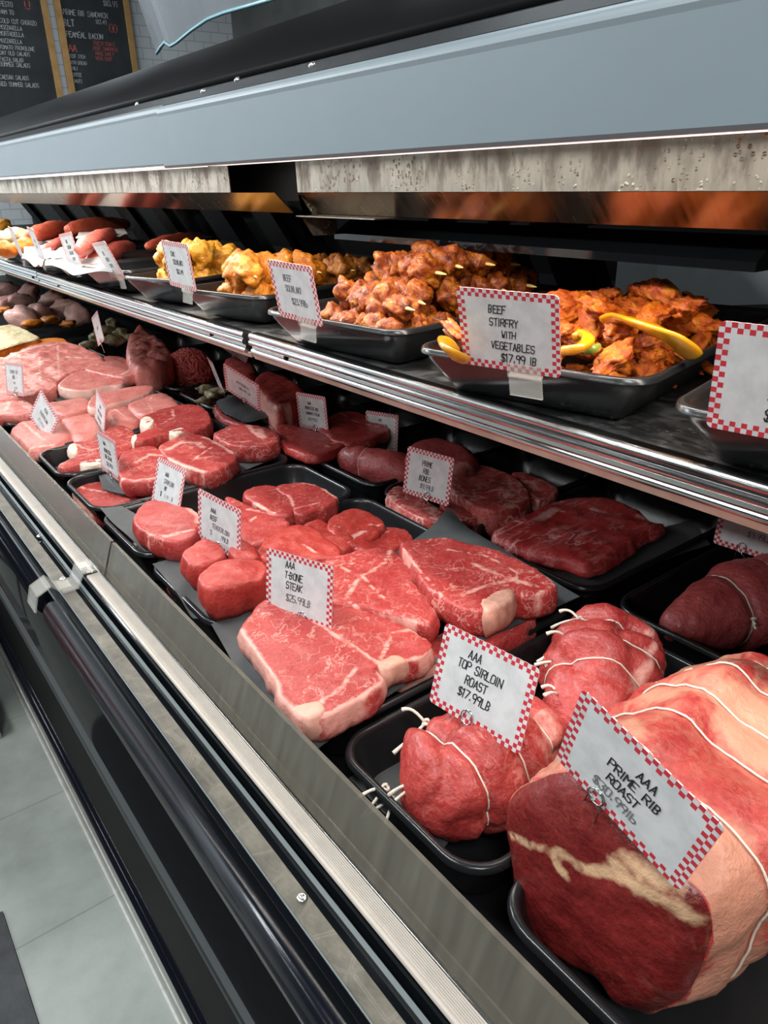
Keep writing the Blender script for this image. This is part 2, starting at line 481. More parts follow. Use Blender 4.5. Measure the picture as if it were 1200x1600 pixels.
def subway():
    t = NT('white_subway_tile'); c = t.tc()
    sp = t.n('ShaderNodeSeparateXYZ'); cb = t.n('ShaderNodeCombineXYZ')
    t.l(c, sp.inputs[0]); t.l(sp.outputs[0], cb.inputs[0]); t.l(sp.outputs[2], cb.inputs[1])
    br = t.n('ShaderNodeTexBrick', offset=0.5)
    br.inputs['Scale'].default_value = 1.0; br.inputs['Mortar Size'].default_value = 0.003
    br.inputs['Brick Width'].default_value = 0.15; br.inputs['Row Height'].default_value = 0.075
    br.inputs['Color1'].default_value = (0.74, 0.77, 0.79, 1); br.inputs['Color2'].default_value = (0.70, 0.74, 0.77, 1)
    br.inputs['Mortar'].default_value = (0.45, 0.48, 0.50, 1)
    t.l(cb.outputs[0], br.inputs[0])
    return t.set(Base_Color=br.outputs['Color'], Roughness=0.25)


MT['subway'] = subway()
MT['slate'] = plain('chalkboard_slate', (0.020, 0.024, 0.027), 0.7, var=0.4, vscale=5)
MT['oak'] = plain('oak_frame', (0.42, 0.24, 0.085), 0.5, var=0.2, vscale=12)
MT['chalk'] = plain('white_chalk', (0.42, 0.43, 0.44), 0.9)
MT['redchalk'] = plain('red_chalk', (0.42, 0.10, 0.09), 0.9)
MT['boxcard'] = plain('white_cardboard', (0.62, 0.64, 0.64), 0.6, var=0.05)
MT['rackmetal'] = plain('grey_rack_paint', (0.22, 0.23, 0.24), 0.4, var=0.15)
MT['redpack'] = plain('red_packet', (0.45, 0.04, 0.03), 0.3, var=0.2)
MT['ceil'] = plain('ceiling_paint', (0.6, 0.6, 0.6), 0.9)

# ------------------------------------------------------------------ the setting
def slab(name, x0, x1, y0, y1, z0, z1, mat):
    o = MB().box(x0, x1, y0, y1, z0, z1).build(name, mat); o['kind'] = 'structure'; return o


slab('floor', -6.5, 4.2, -3.0, 6.5, -0.05, 0.0, MT['floor'])
slab('wall_back', -6.5, 4.2, 6.5, 6.6, 0.0, 3.1, MT['subway'])
slab('wall_right', 3.4, 3.5, -3.0, 6.5, 0.0, 3.1, plain('dark_kitchen_wall', (0.10, 0.105, 0.10), 0.6, var=0.3, vscale=3))
mat_ = MB().box(-1.60, -0.013, -1.5, 1.09, 0.0, 0.004).build('rubber_mat', MT['mat'])
tag(mat_, 'dark rubber mat lying on the white floor tiles', 'mat')

# ------------------------------------------------------------------ the display case
Y0, Y1 = -0.55, 5.4
JY = 0.905                       # joint of the front trim and the acrylic guards
case = empty('display_case', (0.6, 2.4, 0.0))
tag(case, 'long black refrigerated butcher display case with steel shelf and blue-grey canopy', 'display case')
Z = lambda d: 1.12 + d


def prof(name, pts, mat, y0=Y0, y1=Y1, smooth=False, parent=case, t=None):
    p = thick(pts, t) if t else pts
    v, f = extrude_y(p, y0, y1)
    return mk(name, v, f, mat, parent, smooth)


# lower front: kick, bulging panels, bumper
prof('kick_plate', [(0.165, 0.0), (0.152, 0.0), (0.152, 0.10), (0.165, 0.10)], MT['black'])
prof('caulk_line', [(0.152, 0.0), (0.1480, 0.0), (0.1485, 0.003), (0.152, 0.005)], MT['whitecaulk'])
prof('caulk_line', [(0.152, 0.052), (0.1505, 0.052), (0.1505, 0.060), (0.152, 0.060)], MT['whitecaulk'])
prof('kick_bumper', [(0.160, 0.100)] + arc(0.158, 0.150, 0.014, 250, 110, 10) + [(0.160, 0.200)], MT['bumper'], smooth=True)
prof('lower_panel', [(0.20, 0.19), (0.153, 0.19), (0.151, 0.36), (0.20, 0.36)], MT['satin'])
prof('panel_trim', [(0.20, 0.361), (0.150, 0.361), (0.1485, 0.366), (0.1485, 0.376), (0.150, 0.381), (0.20, 0.381)], MT['trimsteel'])
up = [(0.143, 0.460)]
for k in range(28):
    x, z = up[-1]; up.append((x + 0.004 * math.tan((z - 0.4535) / 0.25 - 0.05), z + 0.004))
lo = [(0.143, 0.460)]
for k in range(19):
    x, z = lo[-1]; lo.append((x + 0.004 * math.tan(min(0.36, 0.024 + (0.460 - z) / 0.11)), z - 0.004))
prof('upper_panel', [(0.22, 0.384)] + lo[::-1] + up[1:] + [(0.22, 0.572)], MT['black'], smooth=False)
for o in (case.children[-1],):
    o.data.polygons.foreach_set('use_smooth', [True] * len(o.data.polygons))
for a, b in ((Y0, JY - 0.02), (JY + 0.02, Y1)):
    prof('bumper', [(0.155, 0.614)] + [(0.1405 + 0.0125 * math.cos(math.radians(q)), 0.632 + 0.018 * math.sin(math.radians(q))) for q in range(260, 70, -10)] + [(0.155, 0.649)], MT['bumper'], a, b, smooth=True)
# channel with the sticky grey band, thin chrome lines
prof('front_channel', [(0.145, 0.60), (0.145, 0.650), (0.1465, 0.652), (0.156, 0.646), (0.187, 0.646), (0.187, 0.60)], MT['black'])
prof('channel_trim', [(0.1560, 0.6461), (0.1560, 0.6500), (0.1572, 0.6505), (0.1580, 0.6461)], MT['trimsteel'])
prof('ledge_band', [(0.1580, 0.6462), (0.1580, 0.6488), (0.1735, 0.6488), (0.1735, 0.6462)], MT['sticky'], Y0, JY - 0.005)
prof('ledge_band', [(0.1580, 0.6462), (0.1580, 0.6484), (0.1735, 0.6484), (0.1735, 0.6462)], MT['sticky'], JY + 0.008, Y1)
prof('channel_trim', [(0.1806, 0.6461), (0.1812, 0.6500), (0.1845, 0.6512), (0.1860, 0.6461)], MT['trimsteel'], Y0, Y1)
prof('strip_riser', [(0.1872, 0.640), (0.1872, 0.6465), (0.1892, 0.6630), (0.2040, 0.6630), (0.2040, 0.640)], MT['black'])
ribbed = [(0.1893, 0.6632)] + arc(0.1918, 0.6641, 0.0024, 190, 90, 5)
for i in range(9):
    x = 0.1912 + i * 0.00148
    ribbed += [(x, 0.6665), (x + 0.0005, 0.6659), (x + 0.0010, 0.6659), (x + 0.00148, 0.6665)]
ribbed += [(0.2048, 0.6665), (0.2048, 0.6632)]
prof('ribbed_strip', ribbed, MT['ivory'], Y0, JY - 0.012)
prof('ribbed_strip', ribbed, MT['ivory'], JY + 0.012, Y1)
prof('guard_channel', [(0.2050, 0.640), (0.2050, 0.6650), (0.2062, 0.6660), (0.2068, 0.6600), (0.2150, 0.6600), (0.2155, 0.6655), (0.2170, 0.6655), (0.2170, 0.640)], MT['chrome'])
gp = [(0.2085, 0.6605), (0.2075, 0.6665), (0.2235, 0.7100), (0.2275, 0.7095), (0.2125, 0.6650), (0.2125, 0.6605)]
prof('acrylic_guard', gp, MT['guard'], Y0, JY - 0.032)
prof('acrylic_guard', gp, MT['guard'], JY - 0.026, 2.45)
prof('acrylic_guard', gp, MT['guard'], 2.455, Y1)
# clear joint cover over the front trim
jc = [(0.122, 0.640), (0.128, 0.660), (0.145, 0.668), (0.1565, 0.6545), (0.176, 0.6545), (0.1855, 0.672), (0.2045, 0.6705)]
prof('joint_cover', jc, MT['clear'], JY - 0.018, JY + 0.018, t=0.0022)
for p, x in (((472, 1404), 0.166), ((62, 838), 0.166), ((98, 905), 0.166)):
    q = onz(*p, 0.649)
    m = MB()
    ring = [[q + np.array([r * math.cos(a), r * math.sin(a), h]) for a in np.linspace(0, 2 * PI, 20, endpoint=False)] for r, h in ((0.0042, 0), (0.0040, 0.0014), (0.0028, 0.0022), (0.0008, 0.0018))]
    v = [p_ for rr in ring for p_ in rr]; f = [(k * 20 + i, k * 20 + (i + 1) % 20, (k + 1) * 20 + (i + 1) % 20, (k + 1) * 20 + i) for k in range(3) for i in range(20)]
    m.add(v, f + [tuple(60 + i for i in range(20))])
    m.box(q[0] - 0.0022, q[0] + 0.0022, q[1] - 0.0004, q[1] + 0.0004, q[2] + 0.0016, q[2] + 0.0024).box(q[0] - 0.0004, q[0] + 0.0004, q[1] - 0.0022, q[1] + 0.0022, q[2] + 0.0016, q[2] + 0.0024)
    m.build('screw', MT['screw'], case, True)
# tub: front wall, deck, back wall
DZ = 0.615
prof('deck', [(0.217, 0.40), (0.217, 0.664), (0.222, 0.664), (0.226, DZ), (1.05, DZ), (1.05, 0.40)], MT['blackmatte'])
prof('back_wall', [(1.05, 0.40), (1.05, 0.905), (1.10, 0.905), (1.10, 0.40)], MT['blackmatte'])
prof('cabinet_body', [(0.185, 0.0), (0.185, 0.60), (0.216, 0.60), (0.216, 0.40), (1.10, 0.40), (1.10, 0.0)], MT['blackmatte'])
# shelf with chrome nosing in two lengths
SX, SZ = 0.487, 0.923
prof('shelf_pan', [(SX + 0.012, SZ - 0.002), (1.045, SZ - 0.002), (1.045, SZ - 0.022), (SX + 0.012, SZ - 0.022)], MT['shelfpan'], Y0, 0.972)
prof('shelf_pan', [(SX + 0.012, SZ - 0.004), (1.045, SZ - 0.004), (1.045, SZ - 0.022), (SX + 0.012, SZ - 0.022)], MT['shelfpan'], 0.978, Y1)
nos = [(SX + 0.016, SZ + 0.0005)] + arc(SX + 0.005, SZ - 0.004, 0.0052, 90, 180, 6) + [(SX + 0.0015, SZ - 0.0075)]
nos += arc(SX + 0.0035, SZ - 0.0125, 0.0045, 120, 240, 6) + [(SX + 0.0045, SZ - 0.0175)] + [(SX + 0.0045, SZ - 0.0215)]
nos += arc(SX + 0.0055, SZ - 0.0255, 0.0040, 130, 230, 5) + [(SX + 0.0062, SZ - 0.0300)]
NOS = nos + [(SX + 0.016, SZ - 0.030)]
prof('shelf_nosing', NOS, MT['chrome'], Y0, 0.966, smooth=False)
prof('shelf_nosing', [(x, z - 0.0015) for x, z in NOS], MT['chrome'], 0.986, 2.125)
prof('shelf_nosing', [(x, z - 0.0005) for x, z in NOS], MT['chrome'], 2.13, Y1)
for a, b in ((Y0, 0.97), (0.982, Y1)):
    prof('ticket_strip', [(SX + 0.0068, SZ - 0.0302), (SX + 0.0095, SZ - 0.0375), (SX + 0.016, SZ - 0.0375), (SX + 0.016, SZ - 0.0302)], MT['ticket'], a, b)
for yy in (0.87, 1.10, 1.95, 2.19):
    m = MB(); q = np.array([SX + 0.0035, yy, SZ - 0.0195])
    v, f = tube([q + np.array([0.003, 0, 0]), q + np.array([-0.0015, 0, 0]), q + np.array([-0.0022, 0, 0])], [0.0030, 0.0028, 0.0016], 12); m.add(v, f)
    m.build('shelf_screw', MT['blackmatte'], case, True)
# canopy: fascia, tube housing, stained reflector and slanted underside
FX = 0.470


def fascia(x0, x1, dz, y0, y1):
    z0, z1 = Z(0.0223) + dz, Z(0.1030) + dz
    pts = [(x0 + 0.012, z0 + 0.0008), (x0 + 0.002, z0), (x0, z0 + 0.003), (x1 - 0.003, z1 - 0.014)] + arc(x1 + 0.008, z1 - 0.012, 0.012, 170, 95, 6) + [(x1 + 0.03, z1 + 0.002), (x1 + 0.03, z1 - 0.012), (x0 + 0.012, z0 + 0.006)]
    return prof('fascia', pts, MT['fascia'], y0, y1)


fascia(FX, FX + 0.003, 0.0, Y0, 1.152)
fascia(FX + 0.006, FX + 0.010, 0.0030, 1.1575, Y1)
prof('fascia_lip', [(FX + 0.004, Z(0.0222)), (FX + 0.012, Z(0.0222)), (FX + 0.012, Z(0.0236)), (FX + 0.004, Z(0.0236))], MT['pinkedge'], Y0, Y1)
prof('tube_housing', [(FX + 0.016, Z(0.060)), (0.700, Z(0.060)), (0.700, Z(0.075)), (FX + 0.016, Z(0.075))], MT['pinkedge'], Y0, Y1)
for a, b in ((-0.45, 0.88), (1.10, 2.6), (2.75, 4.2)):
    m = MB(); m.tube([(0.507, a, Z(0.049)), (0.507, b, Z(0.049))], 0.008, 12); m.build('fluorescent_tube', MT['pinkedge'], case, True)
for a, b, b2 in ((Y0, 1.058, Y0), (1.285, Y1, 1.13)):
    prof('reflector', [(0.640, Z(-0.0150)), (0.6385, Z(0.060)), (0.6405, Z(0.060)), (0.642, Z(-0.0150))], MT['steel'], a, b)
    prof('underside_panel', [(0.6402, Z(-0.0155)), (0.672, Z(-0.0470)), (0.6735, Z(-0.0455)), (0.6425, Z(-0.0145))], MT['mirror'], b2, b)
def glow(name, col, power):
    t = NT(name); t.set(Base_Color=(0.8, 0.78, 0.74), Roughness=0.4, Emission_Color=col, Emission_Strength=power); return t.m


MT['lens'] = glow('lamp_lens', (1.0, 0.90, 0.82), 1.6)
for a, b in ((-0.48, 1.075), (1.13, 2.73), (2.80, 4.4)):
    prof('lamp_lens', [(FX + 0.013, Z(0.0230)), (FX + 0.060, Z(0.0232)), (FX + 0.060, Z(0.0262)), (FX + 0.013, Z(0.0262))], MT['lens'], a, b)
m = MB()      # end bracket with its two channels
BYE = 1.058
for z0, z1 in ((-0.048, -0.015), (-0.079, -0.048)):
    q = [(0.642, z1), (0.664, z0), (0.650, z0), (0.71, z1), (0.71, z0)]
    m.add([(x, y, Z(z)) for x, z in q for y in (BYE, BYE + 0.004)], [(0, 1, 3, 2), (0, 2, 4), (1, 5, 3), (0, 4, 8, 6), (1, 7, 9, 5), (6, 8, 9, 7), (0, 6, 7, 1), (4, 5, 9, 8)])
m.box(0.638, 0.680, 0.86, BYE + 0.006, Z(-0.0497), Z(-0.048))
m.build('end_bracket', MT['steel'], case)
prof('lower_rail', [(0.705, Z(-0.086)), (0.705, Z(-0.077)), (0.740, Z(-0.056)), (0.780, Z(-0.056)), (0.780, Z(-0.086))], MT['black'], 0.36, 1.06)
prof('canopy_core', [(0.700, Z(-0.030)), (0.700, Z(0.075)), (0.60, Z(0.078)), (0.98, Z(0.19)), (1.05, Z(0.10)), (0.90, Z(0.0)), (0.78, Z(-0.02))], MT['blackmatte'], Y0, Y1)
prof('damp_ledge', [(0.480, Z(0.1035)), (0.505, Z(0.1075)), (0.545, Z(0.1305)), (0.60, Z(0.131)), (0.60, Z(0.08)), (0.500, Z(0.085))], MT['ledge'], Y0, Y1)
hood = [(0.538, Z(0.128)), (0.545, Z(0.138)), (0.60, Z(0.171)), (0.66, Z(0.203)), (0.72, Z(0.231)), (0.76, Z(0.2455)), (0.79, Z(0.250)), (0.83, Z(0.246)), (0.95, Z(0.20)), (0.95, Z(0.15)), (0.60, Z(0.13))]
o = prof('hood', hood, MT['hood'], Y0, Y1)
o.data.polygons.foreach_set('use_smooth', [True] * len(o.data.polygons)); o.data.polygons[-1].use_smooth = False; o.data.polygons[-2].use_smooth = False
ly = []
for px in ((488, 102), (548, 77), (371, 125), (318, 143), (160, 192), (268, 170), (258, 148), (215, 163)):
    d = ray(*px); k = d[2] / d[0]
    # ledge surface line from (0.505, .1075) to (0.545, .1305)
    s = (0.1305 - 0.1075) / 0.04; x = (0.1075 - s * 0.505) / (k - s)
    p = EYE + d * (x / d[0])
    m = MB(); v = []; f = []
    for j, (r, h) in enumerate(((0.0048, 0), (0.0044, 0.0018), (0.0028, 0.003), (0.0008, 0.0034))):
        v += [p + np.array([r * math.cos(a) * 0.86 - h * 0.5, r * math.sin(a), h * 0.86 + r * math.cos(a) * 0.5]) for a in np.linspace(0, 2 * PI, 16, endpoint=False)]
    f = [(k_ * 16 + i, k_ * 16 + (i + 1) % 16, (k_ + 1) * 16 + (i + 1) % 16, (k_ + 1) * 16 + i) for k_ in range(3) for i in range(16)] + [tuple(48 + i for i in range(16))]
    m.add(v, f).build('screw', MT['screw'], case, True)
# raised glass lid leaning over the hood, with a wavy ground edge
lid_px = [(245, 84), (251, 74), (258, 66), (267, 72), (277, 66), (300, 47), (325, 30), (350, 20), (400, 6), (470, -14), (560, -40), (700, -90)]
lv = []
for q in lid_px:
    p = onx(q[0], q[1], 0.80); lv.append(p)
top = [p + np.array([-0.13, 0.02, 0.50]) for p in lv]
n = len(lv)
v = lv + top + [p + np.array([0.006, 0, 0.0015]) for p in lv] + [p + np.array([0.006, 0, 0.0015]) for p in top]
f = [(i, i + 1, n + i + 1, n + i) for i in range(n - 1)] + [(2 * n + i, 3 * n + i, 3 * n + i + 1, 2 * n + i + 1) for i in range(n - 1)]
f += [(i, 2 * n + i, 2 * n + i + 1, i + 1) for i in range(n - 1)] + [(0, n, 3 * n, 2 * n), (n - 1, 3 * n - 1, 4 * n - 1, 2 * n - 1)]
lid = mk('lid_glass', v, f, MT['lidglass'], case, False)
v, f = tube([p + np.array([-0.001, 0, 0]) for p in lv], 0.0035, 6)
mk('glass_edge', v, f, MT['glassedge'], case, True)
# slanted rear doors: glass leaf and black frame bars
RX = lambda z: 0.912 + (1.053 - z) * 0.64
prof('rear_glass', [(RX(1.12), 1.12), (RX(0.905), 0.905), (RX(0.905) + 0.005, 0.905), (RX(1.12) + 0.005, 1.12)], MT['glass'], Y0, Y1)
for yc, w in ((-0.35, 0.05), (0.765, 0.042), (0.885, 0.010), (1.02, 0.02), (1.50, 0.06), (1.60, 0.012), (1.82, 0.05), (2.12, 0.05), (2.30, 0.04), (2.62, 0.06), (3.0, 0.05), (3.4, 0.06), (3.9, 0.05)):
    m = MB(); a, b = RX(1.13), RX(0.900)
    m.add([(a - 0.012, yc - w, 1.13), (a - 0.012, yc + w, 1.13), (a + 0.02, yc - w, 1.13), (a + 0.02, yc + w, 1.13), (b - 0.012, yc - w, 0.90), (b - 0.012, yc + w, 0.90), (b + 0.02, yc - w, 0.90), (b + 0.02, yc + w, 0.90)],
          [(0, 1, 3, 2), (4, 6, 7, 5), (0, 4, 5, 1), (2, 3, 7, 6), (0, 2, 6, 4), (1, 5, 7, 3)])
    m.build('rear_frame', MT['black'], case)

# ------------------------------------------------------------------ counter behind, boards on the far wall
cnt = MB().box(1.16, 1.46, -0.4, 5.6, 0.0, 0.90)
tag(cnt.build('prep_counter', MT['blackmatte']), 'dark work counter behind the rear glass of the case', 'counter')
MB2 = MB().box(1.52, 2.20, -0.6, 6.42, 0.0, 1.50)  # added dark block, keeps the view through the rear glass dark
tag(MB2.build('dark_backdrop', MT['blackmatte']), 'tall dark cabinet added behind the rear glass to hide the bright tile wall', 'backdrop')
p = onx(1030, 400, 1.20)
bx = MB(); a = math.radians(34)
ux, uy = np.array([math.cos(a), -math.sin(a), 0]), np.array([math.sin(a), math.cos(a), 0])
c0 = np.array([p[0], p[1], 0.9])
hz = p[2] - 0.9
vv = [c0, c0 + ux * 0.30, c0 + ux * 0.30 + uy * 0.20, c0 + uy * 0.20]
bx.add(vv + [q + np.array([0, 0, hz]) for q in vv], [(3, 2, 1, 0), (0, 1, 5, 4), (1, 2, 6, 5), (2, 3, 7, 6), (3, 0, 4, 7)])
bx.add([q + np.array([0, 0, hz]) for q in vv], [(0, 1, 2, 3)])
o = bx.build('cardboard_box', MT['boxcard'])
tag(o, 'white cardboard box standing behind the rear glass above the stir-fry tray', 'box')

STROKES = {'A': '00 26 40,12 32', 'B': '00 06 26 35 34 23 03,23 32 31 20 00', 'C': '45 36 16 05 01 10 30 41', 'D': '00 06 26 44 42 20 00', 'E': '40 00 06 46,03 33', 'F': '00 06 46,03 33',
           'G': '45 36 16 05 01 10 30 41 43 23', 'H': '00 06,40 46,03 43', 'I': '20 26', 'J': '36 31 20 10 01', 'K': '00 06,46 03 40', 'L': '06 00 40', 'M': '00 06 23 46 40', 'N': '00 06 40 46',
           'O': '16 05 01 10 30 41 45 36 16', 'P': '00 06 36 45 44 33 03', 'Q': '16 05 01 10 30 41 45 36 16,22 40', 'R': '00 06 36 45 44 33 03,23 40', 'S': '45 36 16 05 04 13 33 42 41 30 10 01',
           'T': '06 46,26 20', 'U': '06 01 10 30 41 46', 'V': '06 20 46', 'W': '06 10 23 30 46', 'X': '06 40,00 46', 'Y': '06 23 46,23 20', 'Z': '06 46 00 40', '0': '16 05 01 10 30 41 45 36 16',
           '1': '15 26 20', '2': '05 16 36 45 44 00 40', '3': '06 46 23 33 42 41 30 10 01', '4': '30 36 02 42', '5': '46 06 03 33 42 41 30 10 01', '6': '46 26 03 01 10 30 41 42 33 03', '7': '06 46 10',
           '8': '13 04 05 16 36 45 44 33 13 02 01 10 30 41 42 33', '9': '44 33 13 04 05 16 36 45 44 30', '$': '45 36 16 05 04 13 33 42 41 30 10 01,26 20', '.': '20 21', '-': '13 33', 'l': '20 26', 'b': '06 00 30 41 42 33 03', '&': '40 05 16 25 01 10 30 42'}


def stroke_text(s, x, y, h, pen, slant=0.05, seed=1, wx=0.62, z=0.0):
    """marker lettering: flat strokes of width pen; (x, y) is the left end of the base line"""
    r = random.Random(seed); V = []; F = []
    u = h / 6.0
    for ch in s:
        if ch == ' ': x += u * 3.2; continue
        narrow = ch in 'I1.l-'
        for st in STROKES.get(ch, '').split(','):
            P = []
            for q in st.split():
                a, b = int(q[0]), int(q[1])
                if narrow: a = a - 1.2
                P.append(np.array([x + (a + r.uniform(-.22, .22)) * u * wx * 1.1 + b * u * slant, y + (b + r.uniform(-.25, .25)) * u]))
            for a, b in zip(P[:-1], P[1:]):
                d = b - a; L = np.linalg.norm(d) + 1e-9; d = d / L; nn = np.array([-d[1], d[0]]) * pen / 2; a2, b2 = a - d * pen * .35, b + d * pen * .35
                k = len(V); zz = z
                for t_, off in ((0, nn), (0, -nn), (1, -nn), (1, nn)):
                    pt = (a2 if t_ == 0 else b2) + off; V.append((pt[0], pt[1], zz))
                for t_, off in ((0, nn), (0, -nn), (1, -nn), (1, nn)):
                    pt = (a2 if t_ == 0 else b2) + off; V.append((pt[0], pt[1], zz + 0.00015))
                F += [(k + 4, k + 5, k + 6, k + 7), (k, k + 3, k + 2, k + 1)] + [(k + i, k + (i + 1) % 4, k + 4 + (i + 1) % 4, k + 4 + i) for i in range(4)]
        x += u * wx * (3.2 if narrow else 5.6)
    return V, F, x


def text_width(s, h, wx=0.62):
    u = h / 6.0
    return sum(u * 3.2 if c == ' ' else u * wx * (3.2 if c in 'I1.l-' else 5.6) for c in s) - u * wx * 1.5


def chalkboard(px_l, px_r, zb, zt, label, lines):
    yb = 6.44
    xl, xr = ony(*px_l, yb)[0], ony(*px_r, yb)[0]
    root = empty('chalkboard', ((xl + xr) / 2, yb, zb))
    tag(root, label, 'chalkboard', 'menu boards on the far wall')
    MB().box(xl, xr, yb, yb + 0.015, zb, zt).build('slate_panel', MT['slate'], root)
    w = 0.042
    fr = MB()
    for x0, x1, z0, z1 in ((xl - w, xl, zb - w, zt + w), (xr, xr + w, zb - w, zt + w), (xl, xr, zb - w, zb), (xl, xr, zt, zt + w)):
        fr.box(x0, x1, yb - 0.012, yb + 0.02, z0, z1)
    fr.build('board_frame', MT['oak'], root)
    for mname in ('chalk', 'redchalk'):
        V = []; F = []
        for (s, x, z, h, c) in lines:
            if c != mname: continue
            v, f, _ = stroke_text(s, x, z, h, h * 0.13, seed=len(s) + int(z * 100), wx=0.66)
            F += [tuple(i + len(V) for i in q) for q in f]; V += v
        if V:
            vw = [(xl + x, yb - 0.001 - zz, z) for x, z, zz in V]
            mk('lettering', vw, F, MT[mname], root, False)
    return root


zz0 = ony(90, 135, 6.44)[2] - 0.25
W_ = 'chalk'; R_ = 'redchalk'
RIGHT = [('$10.99', 162, 9, .034, W_), ('PRIME RIB SANDWICH', 99, 22, .032, W_), ('$13.49', 150, 37, .026, W_), ('BLT', 101, 40, .040, W_), ('PEAMEAL BACON', 104, 57, .034, W_), ('OO', 172, 50, .050, R_), ('AA', 108, 80, .050, R_),
         ('FRESH ROAST', 147, 70, .024, R_), ('BEEF SANDWICH', 146, 78, .024, R_), ('MADE DAILY', 150, 86, .024, R_), ('WITH SOUP', 150, 94, .024, R_), ('BEEF STEW', 108, 90, .022, W_), ('WITH BREAD', 109, 100, .022, W_), ('CHILI', 110, 109, .022, W_), ('COFFEE', 111, 119, .022, W_), ('DONUTS', 112, 129, .022, W_)]
LEFT = [('PESTO', 0, 9, .028, W_), ('O', 40, 14, .060, R_), ('HAM TO', 0, 21, .026, W_), ('COLD CUT CHORIZO', 0, 35, .026, W_), ('MOZZARELLA', 0, 45, .024, W_), ('MORTADELLA', 0, 55, .026, W_), ('MOZZARELLA', 0, 66, .024, W_),
        ('TOMATO PROVOLONE', 0, 76, .024, W_), ('DAY OLD SALADS', 0, 85, .024, W_), ('PASTA SALAD', 0, 95, .024, W_), ('SUMMER SALADS', 0, 103, .026, W_), ('CAESAR SALADS', 0, 123, .025, W_), ('RED SUMMER SALADS', 0, 134, .026, W_)]
for (pl, pr, lab, L_) in (((103, 60), (200, 60), 'right-hand chalkboard menu listing PRIME RIB SANDWICH, BLT and peameal bacon', RIGHT), ((-90, 60), (73, 60), 'left-hand chalkboard menu with rows of white chalk writing', LEFT)):
    chalkboard(pl, pr, zz0, zz0 + 1.6, lab, [(a, ony(b, c, 6.44)[0] - ony(*pl, 6.44)[0], ony(b, c, 6.44)[2], d, e) for a, b, c, d, e in L_])

# ------------------------------------------------------------------ trays
def rrect(lx, ly, r, n=7):
    P = []
    for cx, cy, a0 in ((lx / 2 - r, ly / 2 - r, 0), (-lx / 2 + r, ly / 2 - r, 90), (-lx / 2 + r, -ly / 2 + r, 180), (lx / 2 - r, -ly / 2 + r, 270)):
        for i in range(n + 1):
            a = math.radians(a0 + 90 * i / n); P.append((cx + r * math.cos(a), cy + r * math.sin(a)))
    return P


TRAYS = []


def tray(cx, cy, lx, ly, zr, depth, label, rot=0.0, group=None, flare=0.012, rc=0.035, zf=None):
    loops = []
    L = [(-0.001, -0.004), (0, 0), (0.0015, 0.0012), (0.005, 0.0012), (0.0065, -0.0005), (0.0075, -0.004), (0.0085, -0.010), (0.0085 + flare, -depth + 0.008), (0.013 + flare, -depth + 0.003), (0.020 + flare, -depth + 0.0015),
         ]
    O = [(-0.001, -0.004), (0.0012, -0.004), (0.004, -0.006), (0.006, -0.010), (0.006 + flare, -depth + 0.006), (0.010 + flare, -depth + 0.001), (0.014 + flare, -depth)]
    v = []; f = []; a = math.radians(rot); c, s = math.cos(a), math.sin(a)

    def loop(off, z):
        k = len(v)
        for x, y in rrect(lx - 2 * off, ly - 2 * off, max(rc - off * 0.7, 0.008)):
            v.append((cx + x * c - y * s, cy + x * s + y * c, zr + z))
        return k
    ks = [loop(*q) for q in L]; n = len(v) // len(ks)
    for k0, k1 in zip(ks[:-1], ks[1:]):
        f += [(k0 + i, k0 + (i + 1) % n, k1 + (i + 1) % n, k1 + i) for i in range(n)]
    f.append(tuple(ks[-1] + i for i in range(n)))
    ko = [loop(*q) for q in O]
    for k0, k1 in zip(ko[:-1], ko[1:]):
        f += [(k0 + i, k1 + i, k1 + (i + 1) % n, k0 + (i + 1) % n) for i in range(n)]
    f.append(tuple(ko[-1] + n - 1 - i for i in range(n)))
    o = mk('tray', v, f, MT['tray'])
    tag(o, label, 'tray', group)
    TRAYS.append(o)
    return o


RZ = 0.675           # rims of the deck trays
FZ = 0.6225          # tray floors
YF = [(0.030, 0.238), (0.250, 0.430), (0.441, 0.648), (0.657, 0.862), (0.871, 1.056), (1.066, 1.242), (1.252, 1.418), (1.428, 1.610), (1.620, 1.830), (1.840, 2.05), (2.06, 2.27), (2.28, 2.50)]
FRONT = ['front tray under the string-tied prime rib roast', 'front tray holding the two tied top sirloin roasts', 'front tray under the T-bone steaks', 'front tray of beef tenderloin steaks', 'front tray of striploin steaks',
         'front tray under the ribeye steaks', 'front tray of bone-in rib steaks', 'front tray of pink boneless pork', 'front tray of pork chops', 'front tray under the rack of ribs', 'front tray of crumb-topped orange slabs', 'far front tray with cling-filmed pieces']
for (a, b), lab in zip(YF, FRONT):
    tray(0.4305, (a + b) / 2, 0.347, b - a, RZ, 0.056, 'black plastic ' + lab)
YB = [(0.02, 0.228), (0.242, 0.424), (0.450, 0.670), (0.682, 0.866), (0.878, 1.068), (1.08, 1.26), (1.27, 1.45), (1.46, 1.66), (1.67, 1.88), (1.89, 2.12), (2.13, 2.40)]
BACK = ['empty-looking back tray at the right edge of the photo', 'back tray of the tied eye of round roast', 'back tray under the flank steak', 'back tray of prime rib bones', 'back tray with the tied tri-tip', 'back tray of thin boneless rib steaks',
        'back tray with the red roast on grey paper', 'back tray of ground beef', 'back tray with the upright pork piece', 'back tray of herb-coated pieces', 'far back tray of pale poultry']
for i, ((a, b), lab) in enumerate(zip(YB, BACK)):
    tray(0.800, (a + b) / 2, 0.335, b - a, RZ, 0.056, 'black plastic ' + lab)

